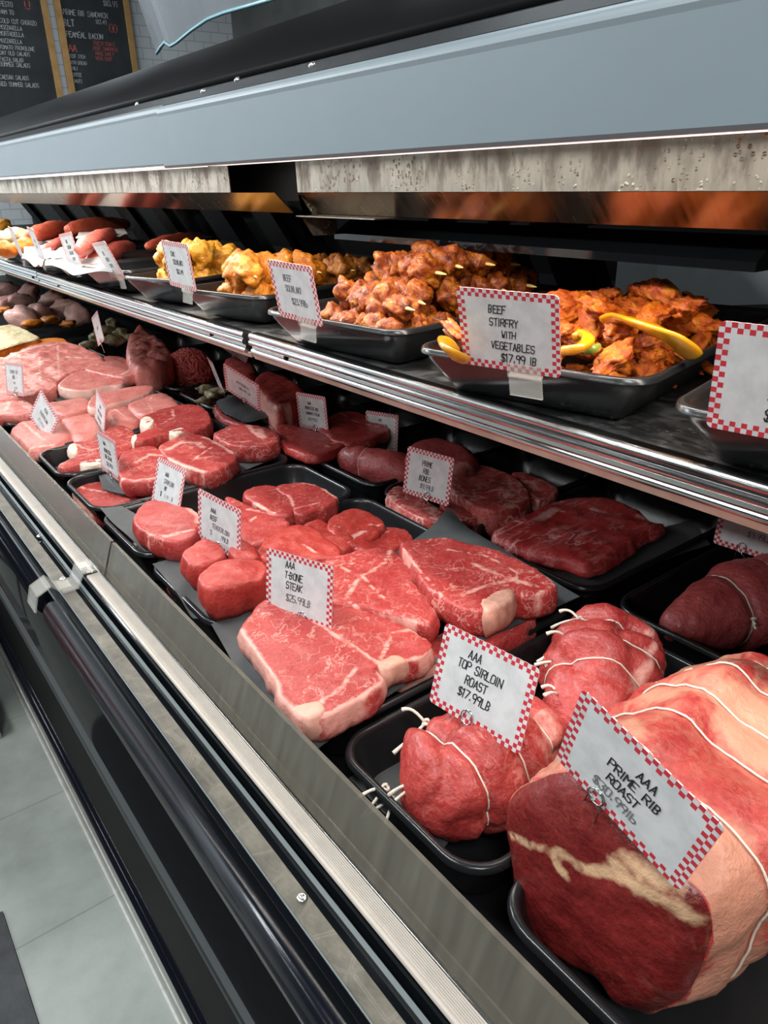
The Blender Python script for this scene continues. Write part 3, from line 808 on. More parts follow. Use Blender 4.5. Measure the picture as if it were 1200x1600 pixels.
# ------------------------------------------------------------------ flat cuts
def catmull(P, n=10):
    P = [np.array(p, float) for p in P]; m = len(P); out = []
    for i in range(m):
        p0, p1, p2, p3 = P[i - 1], P[i], P[(i + 1) % m], P[(i + 2) % m]
        for k in range(n):
            t = k / n
            out.append(0.5 * ((2 * p1) + (-p0 + p2) * t + (2 * p0 - 5 * p1 + 4 * p2 - p3) * t * t + (-p0 + 3 * p1 - 3 * p2 + p3) * t ** 3))
    return np.array(out)


def resample(P, step):
    Q = np.vstack([P, P[:1]]); s = np.concatenate([[0], np.cumsum(np.linalg.norm(np.diff(Q, axis=0), axis=1))])
    n = max(12, int(s[-1] / step)); t = np.linspace(0, s[-1], n, endpoint=False)
    return np.stack([np.interp(t, s, Q[:, k]) for k in range(2)], 1)


def inside(P, B):
    x, y = P[:, 0][:, None], P[:, 1][:, None]
    x0, y0 = B[:, 0][None], B[:, 1][None]; B2 = np.roll(B, -1, 0); x1, y1 = B2[:, 0][None], B2[:, 1][None]
    c = ((y0 > y) != (y1 > y)) & (x < (x1 - x0) * (y - y0) / (y1 - y0 + 1e-15) + x0)
    return c.sum(1) % 2 == 1


def dist_to(P, L, closed=False):
    L = np.asarray(L, float); A = L if closed else L[:-1]; Bq = np.roll(L, -1, 0) if closed else L[1:]
    best = np.full(len(P), 1e9)
    for a, b in zip(A, Bq):
        d = b - a; t = np.clip(((P - a) @ d) / (d @ d + 1e-15), 0, 1)
        best = np.minimum(best, np.linalg.norm(P - a - t[:, None] * d, axis=1))
    return best


def cut(name, poly, z, th, mat, label=None, cat='meat', group=None, veins=(), rim=0.0, step=0.006, r=0.0042, amp=0.0020, bulge=0.002, parent=None, slope=(0, 0), seed=0, world=False, bow=0.0, sidefat=0.0):
    """a slab of meat: outline (pixels on the plane z) -> rounded top, bulging sides, flat underside.
    veins: [(pixel polyline, width)] painted into the 'fat' mask; rim: width of a fat rim all round"""
    B = np.array([(p if world else onz(p[0], p[1], z)[:2]) for p in poly], float)
    B = resample(catmull(B), step)
    if sum(B[:, 0] * np.roll(B[:, 1], -1) - np.roll(B[:, 0], -1) * B[:, 1]) < 0: B = B[::-1]
    sd = seed or (hash_name(name) + len(poly) * 1.7 + B[0, 0] * 91)
    nb = len(B)
    T = np.roll(B, -1, 0) - np.roll(B, 1, 0); T /= np.linalg.norm(T, axis=1)[:, None] + 1e-12
    N = np.stack([T[:, 1], -T[:, 0]], 1)
    wob = np.array([nz((p[0], p[1], 0.3), 60, sd) + 0.6 * nz((p[0], p[1], 0.3), 170, sd) for p in B]) * 0.0022
    B = B + N * wob[:, None]
    pts = [B]
    for off in (r * 0.3, r * 0.8):
        Q = B - N * off; Q = Q[inside(Q, B)]
        if len(Q): pts.append(Q[dist_to(Q, B, True) > off * 0.85][::(1 if off < r * .5 else 1)])
    lo, hi = B.min(0), B.max(0); g = step * 1.05
    gx, gy = np.meshgrid(np.arange(lo[0], hi[0], g), np.arange(lo[1], hi[1], g))
    G = np.stack([gx.ravel(), gy.ravel()], 1) + np.random.RandomState(int(sd * 13) % 9999).uniform(-.25, .25, (gx.size, 2)) * g
    G = G[inside(G, B)]
    if len(G): G = G[dist_to(G, B, True) > r * 1.1 + step * 0.3]
    pts.append(G)
    P = np.vstack(pts)
    edges = [(i, (i + 1) % nb) for i in range(nb)]
    vo, eo, fo, ov, oe, of = delaunay_2d_cdt([Vector(p) for p in P], edges, [], 1, 1e-6)
    V2 = np.array([(p.x, p.y) for p in vo])
    d = dist_to(V2, B, True)
    c = V2.mean(0); ext = np.abs(V2 - c).max() + 1e-9
    q = np.clip(d / r, 0, 1)
    h = -r * 0.85 * (1 - np.sqrt(np.clip(1 - (1 - q) ** 2, 0, 1)))
    low = np.array([nz((p[0], p[1], 0), 28, sd) + 0.6 * nz((p[0], p[1], 0), 75, sd) + 0.3 * nz((p[0], p[1], 0), 180, sd) for p in V2]) * amp
    zz = z + h + low * (0.3 + 0.7 * q) + (V2 - c) @ np.array(slope) + bow * (1 - (np.linalg.norm(V2 - c, axis=1) / ext) ** 2)
    verts = [(a[0], a[1], k) for a, k in zip(V2, zz)]
    faces = [tuple(q_) for q_ in fo]
    # index of boundary verts in output
    idx = []
    for p in B:
        idx.append(int(np.argmin(((V2 - p) ** 2).sum(1))))
    fat = np.zeros(len(V2))
    for line, w in veins:
        Lw = np.array([(p if world else onz(p[0], p[1], z)[:2]) for p in line])
        w = w * (0.72 if mat == 'tbone' else 1.15)
        dd = dist_to(V2, Lw) + np.array([nz((p[0], p[1], 0), 60, sd + 3) for p in V2]) * w * 0.45
        fat = np.maximum(fat, np.clip(1.0 - 0.5 * dd / w, 0, 1) if w > 0 else 0)
    if rim:
        fat = np.maximum(fat, np.clip(1.0 - 0.5 * d / rim, 0, 1))
    rows = [idx]; fat = list(fat)
    K = 5; zb = z - th
    for k in range(1, K + 1):
        t = k / K; row = []
        for i in range(nb):
            p = B[i]; z0 = zz[idx[i]]
            o_ = bulge * math.sin(PI * min(t * 1.1, 1)) - (0.004 * max(0, t - 0.7) / 0.3)
            o_ += nz((p[0], p[1], t * 0.012), 85, sd) * 0.0030 + nz((p[0], p[1], t * 0.03), 210, sd) * 0.0012
            pp = p + N[i] * o_
            row.append(len(verts)); verts.append((pp[0], pp[1], z0 + (zb - z0) * t)); fat.append(fat[idx[i]] * (1 - 0.25 * t) if not sidefat else max(sidefat, fat[idx[i]]))
        rows.append(row)
    for a, b in zip(rows[:-1], rows[1:]):
        for i in range(nb):
            j = (i + 1) % nb; faces.append((a[i], b[i], b[j], a[j]))
    faces.append(tuple(rows[-1][::-1]))
    o = mk(name, verts, faces, MT[mat] if isinstance(mat, str) else mat, parent, True, {'fat': fat})
    if label: tag(o, label, cat, group)
    return o


def hash_name(s): return sum(ord(c) * (i + 1) for i, c in enumerate(s)) % 97 / 7.0


def sheet(name, poly, z, label, mat='paper', amp=0.002, sag=(), step=0.008, cat='paper sheet', parent=None, th=0.0006):
    """a sheet of paper: corners in pixels on plane z; sag = [(px, py, dz, radius)] bends it"""
    B = np.array([onz(p[0], p[1], z)[:2] for p in poly], float)
    dense = []
    for i in range(len(B)):
        a, b = B[i], B[(i + 1) % len(B)]; n = max(2, int(np.linalg.norm(b - a) / step))
        dense += [a + (b - a) * k / n for k in range(n)]
    B = np.array(dense); nb = len(B)
    lo, hi = B.min(0), B.max(0)
    gx, gy = np.meshgrid(np.arange(lo[0], hi[0], step), np.arange(lo[1], hi[1], step))
    G = np.stack([gx.ravel(), gy.ravel()], 1); G = G[inside(G, B)]
    if len(G): G = G[dist_to(G, B, True) > step * 0.5]
    P = np.vstack([B, G])
    vo, eo, fo, *_ = delaunay_2d_cdt([Vector(p) for p in P], [(i, (i + 1) % nb) for i in range(nb)], [], 1, 1e-6)
    sd = hash_name(label or name)
    V = []
    sg = [(onz(a, b, z)[:2], dz, rr) for a, b, dz, rr in sag]
    for p in vo:
        k = z + nz((p.x, p.y, 0), 18, sd) * amp
        for c, dz, rr in sg:
            k += dz * math.exp(-((p.x - c[0]) ** 2 + (p.y - c[1]) ** 2) / rr ** 2)
        V.append((p.x, p.y, k))
    n = len(V)
    F = [tuple(f) for f in fo]
    V2 = V + [(a, b, c - th) for a, b, c in V]
    F2 = F + [tuple(i + n for i in f[::-1]) for f in F]
    o = mk(name, V2, F2, MT[mat], parent, True)
    if label: tag(o, label, cat)
    return o


# --- T-bone tray
sheet('butcher_paper', [(330, 975), (440, 925), (690, 1030), (560, 1120), (470, 1190), (395, 1090)], 0.6770, 'grey butcher paper under the large front T-bone steak', amp=0.001)
sheet('butcher_paper', [(700, 806), (906, 932), (756, 1000), (556, 905)], 0.6885, 'grey butcher paper under the right-hand T-bone steak, its corner sticking up', amp=0.001, sag=[(700, 806, 0.012, 0.03)])
cut('beef_steak', [(640, 1012), (700, 985), (712, 1010), (668, 1048), (620, 1060), (600, 1040)], 0.6730, 0.020, 'tbone', 'bottom steak of the T-bone tray, its pale fat side showing under the paper', 'steak', rim=0.004, sidefat=0.7)
cut('beef_steak', [(700, 990), (790, 950), (834, 955), (826, 975), (760, 1010), (715, 1018)], 0.6870, 0.034, 'tbone', 'lower T-bone steak peeking out under the right-hand paper', 'steak')
tb = cut('tbone_steak', [(374, 980), (392, 957), (408, 938), (440, 930), (480, 935), (520, 945), (562, 950), (600, 962), (640, 980), (668, 998), (676, 1012), (652, 1026), (628, 1034), (604, 1036), (594, 1042), (592, 1050), (602, 1060), (590, 1076), (560, 1094), (520, 1113), (495, 1121), (470, 1120), (455, 1108), (436, 1087), (432, 1068), (415, 1042), (396, 1015)],
         0.7085, 0.0305, 'tbone', 'large front T-bone steak with a T-shaped seam and white fat edge, carrying the T-BONE card', 'steak',
         veins=[([(376, 985), (396, 1015), (415, 1042), (430, 1066), (436, 1087), (455, 1108), (470, 1120)], 0.0060), ([(470, 955), (520, 990), (560, 1015), (592, 1040)], 0.0032), ([(592, 1040), (612, 990), (640, 982), (668, 998)], 0.003),
                ([(592, 1050), (600, 1062), (560, 1092), (520, 1112), (490, 1120), (465, 1116)], 0.0045), ([(560, 1040), (530, 1075), (500, 1098)], 0.003), ([(604, 1036), (660, 1024), (676, 1012)], 0.0025)], step=0.004, amp=0.0016)
cut('bone', [(455, 1102), (475, 1096), (500, 1094), (508, 1108), (495, 1119), (472, 1119)], 0.7100, 0.030, 'fatmat', parent=tb, step=0.004, r=0.004)
cut('bone', [(588, 1034), (604, 1026), (622, 1024), (634, 1030), (618, 1038), (598, 1046)], 0.7096, 0.026, 'bone', parent=tb, step=0.004, r=0.003)
cut('tbone_steak', [(486, 900), (506, 876), (540, 864), (590, 853), (612, 858), (630, 869), (644, 893), (653, 917), (671, 939), (683, 957), (671, 975), (650, 970), (612, 961), (578, 951), (548, 947), (510, 935)],
    0.7110, 0.033, 'tbone', 'middle T-bone steak lying behind the T-BONE card with long marbling lines', 'steak',
    veins=[([(506, 876), (540, 890), (570, 905), (600, 935)], 0.0022), ([(612, 858), (600, 880), (560, 905), (540, 935), (560, 950), (612, 962), (650, 970)], 0.0032), ([(630, 869), (644, 893), (655, 917), (683, 957)], 0.0028), ([(520, 885), (580, 875)], 0.0015)], step=0.0045)
tb3 = cut('tbone_steak', [(625, 848), (650, 842), (671, 840), (693, 838), (720, 845), (765, 854), (810, 872), (846, 892), (868, 911), (864, 922), (837, 928), (803, 930), (790, 942), (762, 952), (728, 950), (700, 938), (684, 928), (668, 918), (652, 895), (640, 870)],
          0.7235, 0.034, 'tbone', 'right-hand T-bone steak on grey paper with bone end facing the front', 'steak',
          veins=[([(630, 856), (655, 890), (690, 930)], 0.0020), ([(700, 860), (760, 868), (810, 895), (800, 925)], 0.0022), ([(720, 930), (760, 915), (800, 905), (840, 915)], 0.0040), ([(846, 892), (868, 912), (837, 928)], 0.0028), ([(740, 880), (780, 900)], 0.0035)], step=0.0045, amp=0.002)
cut('bone', [(752, 938), (768, 926), (795, 918), (806, 926), (800, 938), (780, 948), (758, 954)], 0.7250, 0.034, 'bone', parent=tb3, step=0.004, r=0.004)
# --- tenderloin tray
sheet('butcher_paper', [(238, 880), (310, 862), (430, 905), (428, 925), (330, 962), (300, 955)], 0.6775, 'creased grey paper hanging over the front rim under the tenderloin steaks', amp=0.003, sag=[(300, 950, -0.010, 0.03)])
TD = dict(mat='tender', cat='steak', step=0.0045, r=0.0050, bulge=0.002, amp=0.0042)
cut('tenderloin_steak', [(309, 905), (316, 892), (330, 880), (352, 872), (384, 870), (410, 876), (418, 888), (408, 902), (385, 908), (355, 917), (325, 920)], 0.7205, 0.043, label='thick round tenderloin steak at the front right of its tray, upright and bright red', **TD)
cut('tenderloin_steak', [(285, 864), (300, 850), (320, 842), (344, 848), (350, 864), (338, 874), (312, 882), (294, 878)], 0.7155, 0.038, label='small tenderloin steak at the front left corner of the grey paper', **TD)
cut('tenderloin_steak', [(360, 848), (382, 842), (396, 852), (403, 868), (384, 872), (362, 868)], 0.712, 0.034, label='tenderloin steak half hidden behind the BEEF TENDERLOIN card', **TD)
cut('tenderloin_steak', [(402, 857), (424, 833), (458, 818), (492, 824), (514, 842), (532, 856), (528, 868), (490, 872), (450, 872), (412, 876)], 0.705, 0.035, label='wide flat tenderloin steak in the middle of its tray, crossed by the shadow edge', veins=[([(470, 850), (500, 866)], 0.0012)], **TD)
cut('tenderloin_steak', [(475, 818), (500, 812), (530, 826), (556, 842), (540, 856), (505, 848), (480, 832)], 0.692, 0.032, label='shaded tenderloin steak between the wide bright one and the back one', **TD)
cut('tenderloin_steak', [(512, 812), (530, 800), (556, 793), (586, 803), (602, 818), (596, 832), (572, 846), (546, 850), (524, 838), (512, 826)], 0.693, 0.034, label='tenderloin steak at the back left of its tray with a white fat seam', veins=[([(520, 822), (545, 830), (575, 820), (596, 818)], 0.0014), ([(540, 846), (556, 836), (568, 830)], 0.004)], **TD)
cut('tenderloin_steak', [(552, 848), (575, 832), (605, 821), (632, 824), (646, 840), (634, 850), (610, 858), (575, 862), (556, 858)], 0.689, 0.03, label='tenderloin steak at the back right of its tray, greyish red in the shade', veins=[([(575, 834), (610, 829)], 0.0012)], **TD)
cut('tenderloin_steak', [(500, 858), (525, 850), (552, 848), (562, 862), (540, 876), (506, 880)], 0.676, 0.03, label='tenderloin steak tucked beside the middle T-bone steak', **TD)
cut('tenderloin_steak', [(262, 905), (300, 897), (318, 920), (312, 945), (285, 930)], 0.648, 0.022, label='lower tenderloin steak showing red under the overhanging paper', **TD)
# --- striploin tray
sheet('butcher_paper', [(158, 800), (190, 792), (215, 805), (330, 850), (240, 862), (232, 866)], 0.6765, 'grey paper under the front striploin steak', amp=0.002, sag=[(158, 800, 0.006, 0.03)])
SL = dict(mat='steak', cat='steak', step=0.005)
cut('striploin_steak', [(207, 806), (218, 791), (234, 781), (258, 782), (280, 790), (297, 792), (311, 803), (313, 818), (309, 832), (296, 840), (280, 846), (260, 845), (242, 840), (222, 828), (210, 816)], 0.7090, 0.0325, label='front striploin steak carrying the STRIPLOIN card', veins=[([(296, 794), (311, 803), (312, 816)], 0.005), ([(230, 835), (262, 838), (300, 828)], 0.0025)], **SL)
cut('striploin_steak', [(352, 777), (366, 777), (392, 790), (420, 800), (446, 808), (451, 820), (434, 838), (408, 848), (385, 848), (374, 830), (362, 800)], 0.692, 0.034, label='striploin steak in the light behind the BEEF TENDERLOIN card', veins=[([(385, 795), (410, 800), (436, 806)], 0.002), ([(390, 815), (400, 808)], 0.002)], **SL)
cut('striploin_steak', [(380, 768), (408, 757), (433, 759), (460, 771), (472, 788), (452, 805), (426, 803), (395, 784)], 0.684, 0.03, label='striploin steak lying in the shade at the back left of its tray', veins=[([(433, 759), (455, 780), (460, 795)], 0.0018), ([(395, 784), (430, 802)], 0.002)], **SL)
cut('striploin_steak', [(430, 761), (467, 753), (500, 759), (528, 779), (515, 790), (480, 801), (460, 800), (455, 779)], 0.685, 0.03, label='striploin steak at the back right of its tray with a white fat rim', veins=[([(467, 753), (500, 759), (528, 779)], 0.0022), ([(460, 795), (500, 786)], 0.002)], **SL)
# --- ribeye tray
RB = dict(mat='ribeye', cat='steak', step=0.0055)
cut('ribeye_steak', [(114, 764), (122, 749), (146, 740), (175, 741), (205, 752), (232, 772), (229, 782), (205, 790), (175, 800), (146, 798), (124, 782)], 0.6605, 0.03, label='lowest ribeye steak at the front of its tray, under a folded dark paper', veins=[([(118, 758), (140, 765), (170, 770), (215, 775)], 0.003), ([(114, 764), (124, 782), (146, 797), (175, 798)], 0.003)], **RB)
sheet('butcher_paper', [(150, 730), (200, 728), (256, 742), (290, 752), (240, 772), (196, 772), (160, 762)], 0.669, 'dark folded paper between two stacked ribeye steaks', amp=0.004)
cut('ribeye_steak', [(184, 722), (190, 708), (210, 698), (238, 697), (255, 706), (272, 718), (268, 738), (244, 749), (212, 752), (188, 748)], 0.698, 0.028, label='ribeye steak resting on the folded dark paper beside the ribeye card', veins=[([(212, 722), (235, 710), (255, 712)], 0.004), ([(188, 748), (212, 750), (244, 747)], 0.003)], **RB)
sheet('butcher_paper', [(245, 735), (300, 700), (430, 690), (440, 712), (330, 755), (270, 768)], 0.6655, 'grey paper under the thick ribeye steak', amp=0.002)
cut('ribeye_steak', [(248, 698), (262, 688), (284, 680), (311, 678), (340, 690), (366, 706), (370, 716), (352, 730), (318, 738), (284, 727), (262, 715)], 0.701, 0.034, label='thick marbled ribeye steak in the middle, with a curl of fat on top', veins=[([(262, 702), (285, 690), (308, 692), (318, 700)], 0.005), ([(320, 682), (345, 694), (366, 708)], 0.006), ([(330, 700), (310, 712), (300, 722)], 0.0022), ([(262, 715), (290, 728), (318, 737)], 0.003)], **RB)
cut('ribeye_steak', [(333, 677), (350, 668), (367, 662), (404, 664), (430, 673), (438, 684), (425, 693), (388, 697), (362, 695), (343, 687)], 0.699, 0.034, label='dark red ribeye steak at the back right with a white fat seam on top', veins=[([(388, 664), (396, 676), (412, 684), (405, 670)], 0.005), ([(367, 690), (392, 688)], 0.003)], **RB)
# --- bone-in rib tray
sheet('butcher_paper', [(62, 712), (100, 705), (225, 655), (235, 670), (120, 732), (92, 735)], 0.6445, 'grey paper under the bone-in rib steaks', amp=0.001)
bi = cut('rib_steak', [(107, 697), (117, 690), (135, 687), (150, 687), (164, 672), (189, 664), (206, 671), (211, 690), (196, 705), (180, 716), (158, 722), (130, 723), (97, 731), (92, 724), (112, 716), (119, 708), (110, 704)], 0.684, 0.026, 'ribeye', 'bone-in rib steak near the front with a cut bone end pointing at the glass', 'steak', veins=[([(118, 694), (140, 704), (160, 700)], 0.003)], step=0.0055)
cut('bone', [(106, 698), (112, 693), (121, 694), (121, 706), (113, 708)], 0.6845, 0.027, 'rawbone', parent=bi, step=0.004, r=0.003)
cut('bone', [(120, 723), (158, 717), (166, 720), (140, 727)], 0.6835, 0.028, 'rawbone', parent=bi, step=0.004, r=0.003)
bi = cut('rib_steak', [(207, 681), (238, 668), (240, 662), (222, 659), (223, 650), (242, 642), (262, 636), (285, 631), (312, 634), (327, 646), (329, 660), (310, 672), (285, 676), (262, 677), (235, 684), (212, 690)], 0.698, 0.034, 'steak', 'bone-in rib steak further back with a purplish eye and two pale bone ends', 'steak', step=0.0055, veins=[([(250, 662), (272, 652), (268, 640)], 0.002)])
cut('bone', [(205, 682), (214, 678), (216, 684), (208, 689)], 0.6985, 0.034, 'rawbone', parent=bi, step=0.004, r=0.003)
cut('bone', [(219, 657), (226, 650), (238, 652), (240, 660), (228, 666)], 0.699, 0.03, 'rawbone', parent=bi, step=0.004, r=0.003)
cut('bone', [(262, 674), (282, 668), (292, 672), (276, 679)], 0.6985, 0.034, 'rawbone', parent=bi, step=0.004, r=0.003)
# --- pink pork tray
PK = dict(mat='pork', cat='pork', step=0.006, r=0.012, bulge=0.004)
cut('pork_piece', [(14, 672), (30, 658), (60, 654), (92, 654), (108, 668), (113, 684), (84, 696), (48, 701), (30, 686)], 0.680, 0.030, label='boneless pork piece at the front corner of its tray behind the diamond-tilted card', veins=[([(35, 660), (50, 672), (70, 688)], 0.003), ([(44, 699), (84, 694)], 0.004)], **PK)
cut('pork_piece', [(94, 651), (114, 643), (142, 644), (152, 657), (154, 676), (138, 690), (118, 690), (106, 670)], 0.684, 0.034, label='smooth rounded pork piece next to the narrow edge-on card', **PK)
cut('pork_piece', [(166, 634), (188, 625), (206, 638), (218, 655), (206, 666), (180, 664), (168, 650)], 0.684, 0.034, label='pork piece with white sinew behind the narrow edge-on card', veins=[([(180, 640), (200, 655)], 0.0022)], **PK)
cut('pork_piece', [(199, 630), (220, 620), (240, 614), (262, 613), (280, 628), (280, 640), (248, 646), (224, 648), (208, 643)], 0.689, 0.038, label='folded greyish-pink pork piece at the back of the pork tray', veins=[([(238, 616), (232, 632), (240, 646)], 0.0016)], **PK)
cut('pork_piece', [(148, 640), (162, 636), (174, 648), (178, 664), (162, 668), (150, 658)], 0.675, 0.03, label='narrow pork piece squeezed between its two neighbours', **PK)
# --- chops
CH = dict(mat='chop', cat='pork chop', step=0.006)
sheet('butcher_paper', [(70, 618), (125, 590), (235, 582), (232, 592), (150, 625), (100, 632)], 0.672, 'grey paper sheet under the upper pork chops', amp=0.001)
cut('pork_chop', [(91, 601), (105, 587), (126, 578), (147, 581), (170, 588), (190, 591), (191, 599), (165, 603), (134, 609), (108, 609)], 0.701, 0.030, label='thick pork chop with a creamy fat edge, nearest chop on the paper', rim=0.0022, **CH)
cut('pork_chop', [(133, 576), (154, 566), (182, 562), (208, 572), (221, 581), (210, 585), (188, 589), (158, 583)], 0.703, 0.028, label='pork chop with a white bone corner at the back of the paper', veins=[([(190, 585), (208, 574), (221, 581)], 0.005), ([(150, 570), (180, 575)], 0.002)], **CH)
cut('pork_chop', [(138, 627), (150, 615), (182, 607), (234, 602), (238, 608), (220, 618), (190, 627), (143, 637)], 0.694, 0.028, label='long narrow pork chop lying across the tray below the paper', rim=0.0022, **CH)
cut('pork_chop', [(74, 632), (91, 626), (132, 621), (139, 630), (133, 640), (95, 648)], 0.690, 0.026, label='short pork chop beside the diamond-tilted card', **CH)
cut('pork_chop', [(-26, 604), (10, 604), (30, 620), (50, 629), (53, 640), (40, 646), (10, 648), (-26, 650)], 0.690, 0.026, label='pork chop at the left edge of the photo with a white Y-shaped sinew', veins=[([(8, 612), (15, 628), (8, 642)], 0.004), ([(15, 628), (28, 622)], 0.003)], **CH)
# --- ribs rack, crumb-topped slab
rk = cut('rib_rack', [(-45, 585), (-20, 566), (5, 557), (45, 541), (84, 534), (110, 535), (140, 546), (160, 557), (162, 572), (130, 578), (95, 590), (86, 606), (60, 612), (40, 620), (-40, 622)], 0.695, 0.045, 'chop', 'rack of pork ribs with cream fat along its top edge, behind the far left card', 'ribs', veins=[([(-20, 568), (45, 545), (84, 538)], 0.009), ([(20, 575), (100, 558), (158, 560)], 0.0035), ([(0, 592), (90, 580)], 0.003), ([(60, 548), (64, 600)], 0.002), ([(90, 540), (92, 590)], 0.002), ([(30, 555), (36, 610)], 0.002)], step=0.006, amp=0.006)
cut('pork_chop', [(158, 560), (185, 556), (205, 566), (190, 572), (165, 576)], 0.69, 0.03, label='small shaded pork piece behind the rib rack', **CH)
for poly, z, lab in (([(-45, 522), (0, 510), (24, 509), (57, 524), (60, 531), (36, 536), (-45, 556)], 0.699, 'crumb-topped orange slab in the light at the left edge'), ([(62, 530), (96, 528), (108, 537), (112, 545), (86, 541), (56, 541)], 0.69, 'orange marinated slab in the shade beside the crumb-topped one')):
    sl = cut('marinated_slab', poly, z, 0.038, 'orange_side', lab, 'marinated meat', step=0.007)
    if z > 0.695: cut('crumb_topping', [(-44, 521), (0, 509), (24, 508), (55, 523), (58, 529), (36, 534), (-44, 553)], z + 0.004, 0.004, 'breaded', parent=sl, step=0.006, amp=0.003)
# --- back row
BK = dict(step=0.0055)
cut('flank_steak', [(770, 833), (776, 824), (806, 808), (846, 790), (880, 778), (915, 773), (960, 778), (1000, 795), (1020, 812), (1040, 815), (1030, 824), (1002, 836), (985, 851), (960, 868), (935, 880), (915, 882), (880, 870), (840, 862), (806, 852), (780, 842)], 0.690, 0.022, 'dark', 'long dark red flank steak with pale fat flecks on grey paper', 'steak', veins=[([(838, 812), (862, 800), (868, 796)], 0.0055), ([(925, 795), (945, 800)], 0.004), ([(1000, 806), (1020, 812)], 0.006), ([(900, 845), (930, 825)], 0.0016), ([(952, 806), (975, 802)], 0.0016), ([(880, 800), (900, 788)], 0.0012)], step=0.005, amp=0.003, r=0.009)
sheet('butcher_paper', [(850, 880), (880, 868), (1080, 812), (1110, 850), (985, 892), (915, 928), (885, 915)], 0.666, 'grey paper drooping over the rim under the flank steak', amp=0.002, sag=[(915, 925, -0.006, 0.03)])
cut('beef_steak', [(838, 878), (866, 882), (884, 896), (872, 902), (848, 896)], 0.664, 0.02, 'dark', 'lower flank steak end showing under the paper beside the T-bones', 'steak', **BK)
cut('rib_bone_piece', [(606, 768), (622, 758), (644, 766), (668, 782), (696, 800), (690, 812), (668, 812), (640, 800), (616, 785)], 0.680, 0.04, 'bones', 'meaty prime rib bone nearest the front, next to the PRIME RIB BONES card', 'rib bone', **BK)
cut('rib_bone_piece', [(690, 770), (720, 778), (748, 792), (752, 806), (722, 815), (700, 814), (694, 798)], 0.682, 0.042, 'bones', 'prime rib bone with grey seam to the right of the PRIME RIB BONES card', 'rib bone', veins=[([(710, 778), (740, 800)], 0.003)], **BK)
cut('rib_bone_piece', [(700, 735), (740, 724), (790, 736), (820, 756), (826, 780), (800, 794), (760, 798), (730, 782), (705, 765)], 0.697, 0.05, 'bones', 'large rack piece of prime rib bones at the back of the tray', 'rib bone', **BK)
cut('rib_bone_piece', [(800, 738), (835, 742), (870, 760), (868, 772), (838, 780), (815, 765)], 0.69, 0.045, 'bones', 'prime rib bone piece under the shelf edge', 'rib bone', **BK)
sheet('butcher_paper', [(613, 771), (622, 765), (690, 815), (700, 835), (640, 800)], 0.66, 'folded dark paper beside the front prime rib bone', amp=0.003)
cut('beef_roast', [(632, 700), (650, 684), (690, 680), (728, 692), (750, 712), (738, 728), (700, 726), (660, 718), (636, 712)], 0.714, 0.06, 'round', 'dull red roast with a fat cap in the shade behind the PRIME RIB BONES card', 'roast', step=0.006, r=0.02, veins=[([(640, 706), (690, 722), (738, 726)], 0.006)])
sheet('butcher_paper', [(508, 725), (560, 715), (640, 752), (612, 766), (590, 763)], 0.652, 'dark paper under the tied tri-tip', amp=0.001)
cut('flat_steak', [(432, 668), (450, 663), (490, 672), (540, 690), (530, 700), (503, 710), (470, 708), (438, 690)], 0.690, 0.020, 'steak', 'thin boneless rib steak under the BONELESS RIB card', 'steak', veins=[([(445, 668), (490, 690), (520, 700)], 0.0015), ([(520, 692), (540, 690)], 0.003)], step=0.006)
cut('flat_steak', [(500, 660), (540, 642), (580, 650), (610, 668), (570, 688), (530, 690), (510, 678)], 0.694, 0.024, 'steak', 'shaded boneless rib steak behind the thin one', 'steak', veins=[([(530, 645), (560, 660), (600, 668)], 0.002)], step=0.006)

# ------------------------------------------------------------------ lumps, roasts, twine
ICO = {}


def ico(sub):
    if sub not in ICO:
        bm = bmesh.new(); bmesh.ops.create_icosphere(bm, subdivisions=sub, radius=1.0)
        bm.verts.ensure_lookup_table()
        ICO[sub] = (np.array([v.co[:] for v in bm.verts]), [tuple(v.index for v in f.verts) for f in bm.faces]); bm.free()
    return ICO[sub]


def blob_mesh(name, mat, rad, amp=0.25, freq=1.6, sub=3, seed=1.0, amp2=0.08, freq2=4.5, flat=0.0):
    V, F = ico(sub); out = []; amp *= 1.0
    for p in V:
        k = 1 + (0.05 * nz(p, 11, seed) + 0.035 * nz(p, 24, seed) if sub > 3 else 0) + amp * nz(p, freq, seed) + amp2 * 1.6 * nz(p, freq2, seed + 5) - amp2 * 1.2 * abs(nz(p, freq2 * 0.6, seed + 9)) + amp2 * 0.7 * nz(p, freq2 * 2.4, seed + 2)
        q = p * k
        out.append((q[0] * rad[0], q[1] * rad[1], q[2] * rad[2] * (1 - flat * (q[2] < 0))))
    me = bpy.data.meshes.new(name); me.from_pydata(out, [], F); me.materials.append(MT[mat])
    me.polygons.foreach_set('use_smooth', [True] * len(me.polygons)); me.update()
    return me


def place(name, me, loc, rot=(0, 0, 0), sc=1.0, parent=None):
    o = bpy.data.objects.new(name, me); COL.objects.link(o)
    l = Vector(loc)
    if parent is not None: o.parent = parent; l = l - Vector(parent.location)
    o.location = l; o.rotation_euler = rot
    o.scale = (sc, sc, sc) if not hasattr(sc, '__len__') else sc
    return o


def twine(pts, parent, r=0.0011, name='twine'):
    v, f = tube(pts, r, 6); return mk(name, v, f, MT['string'], parent, True)


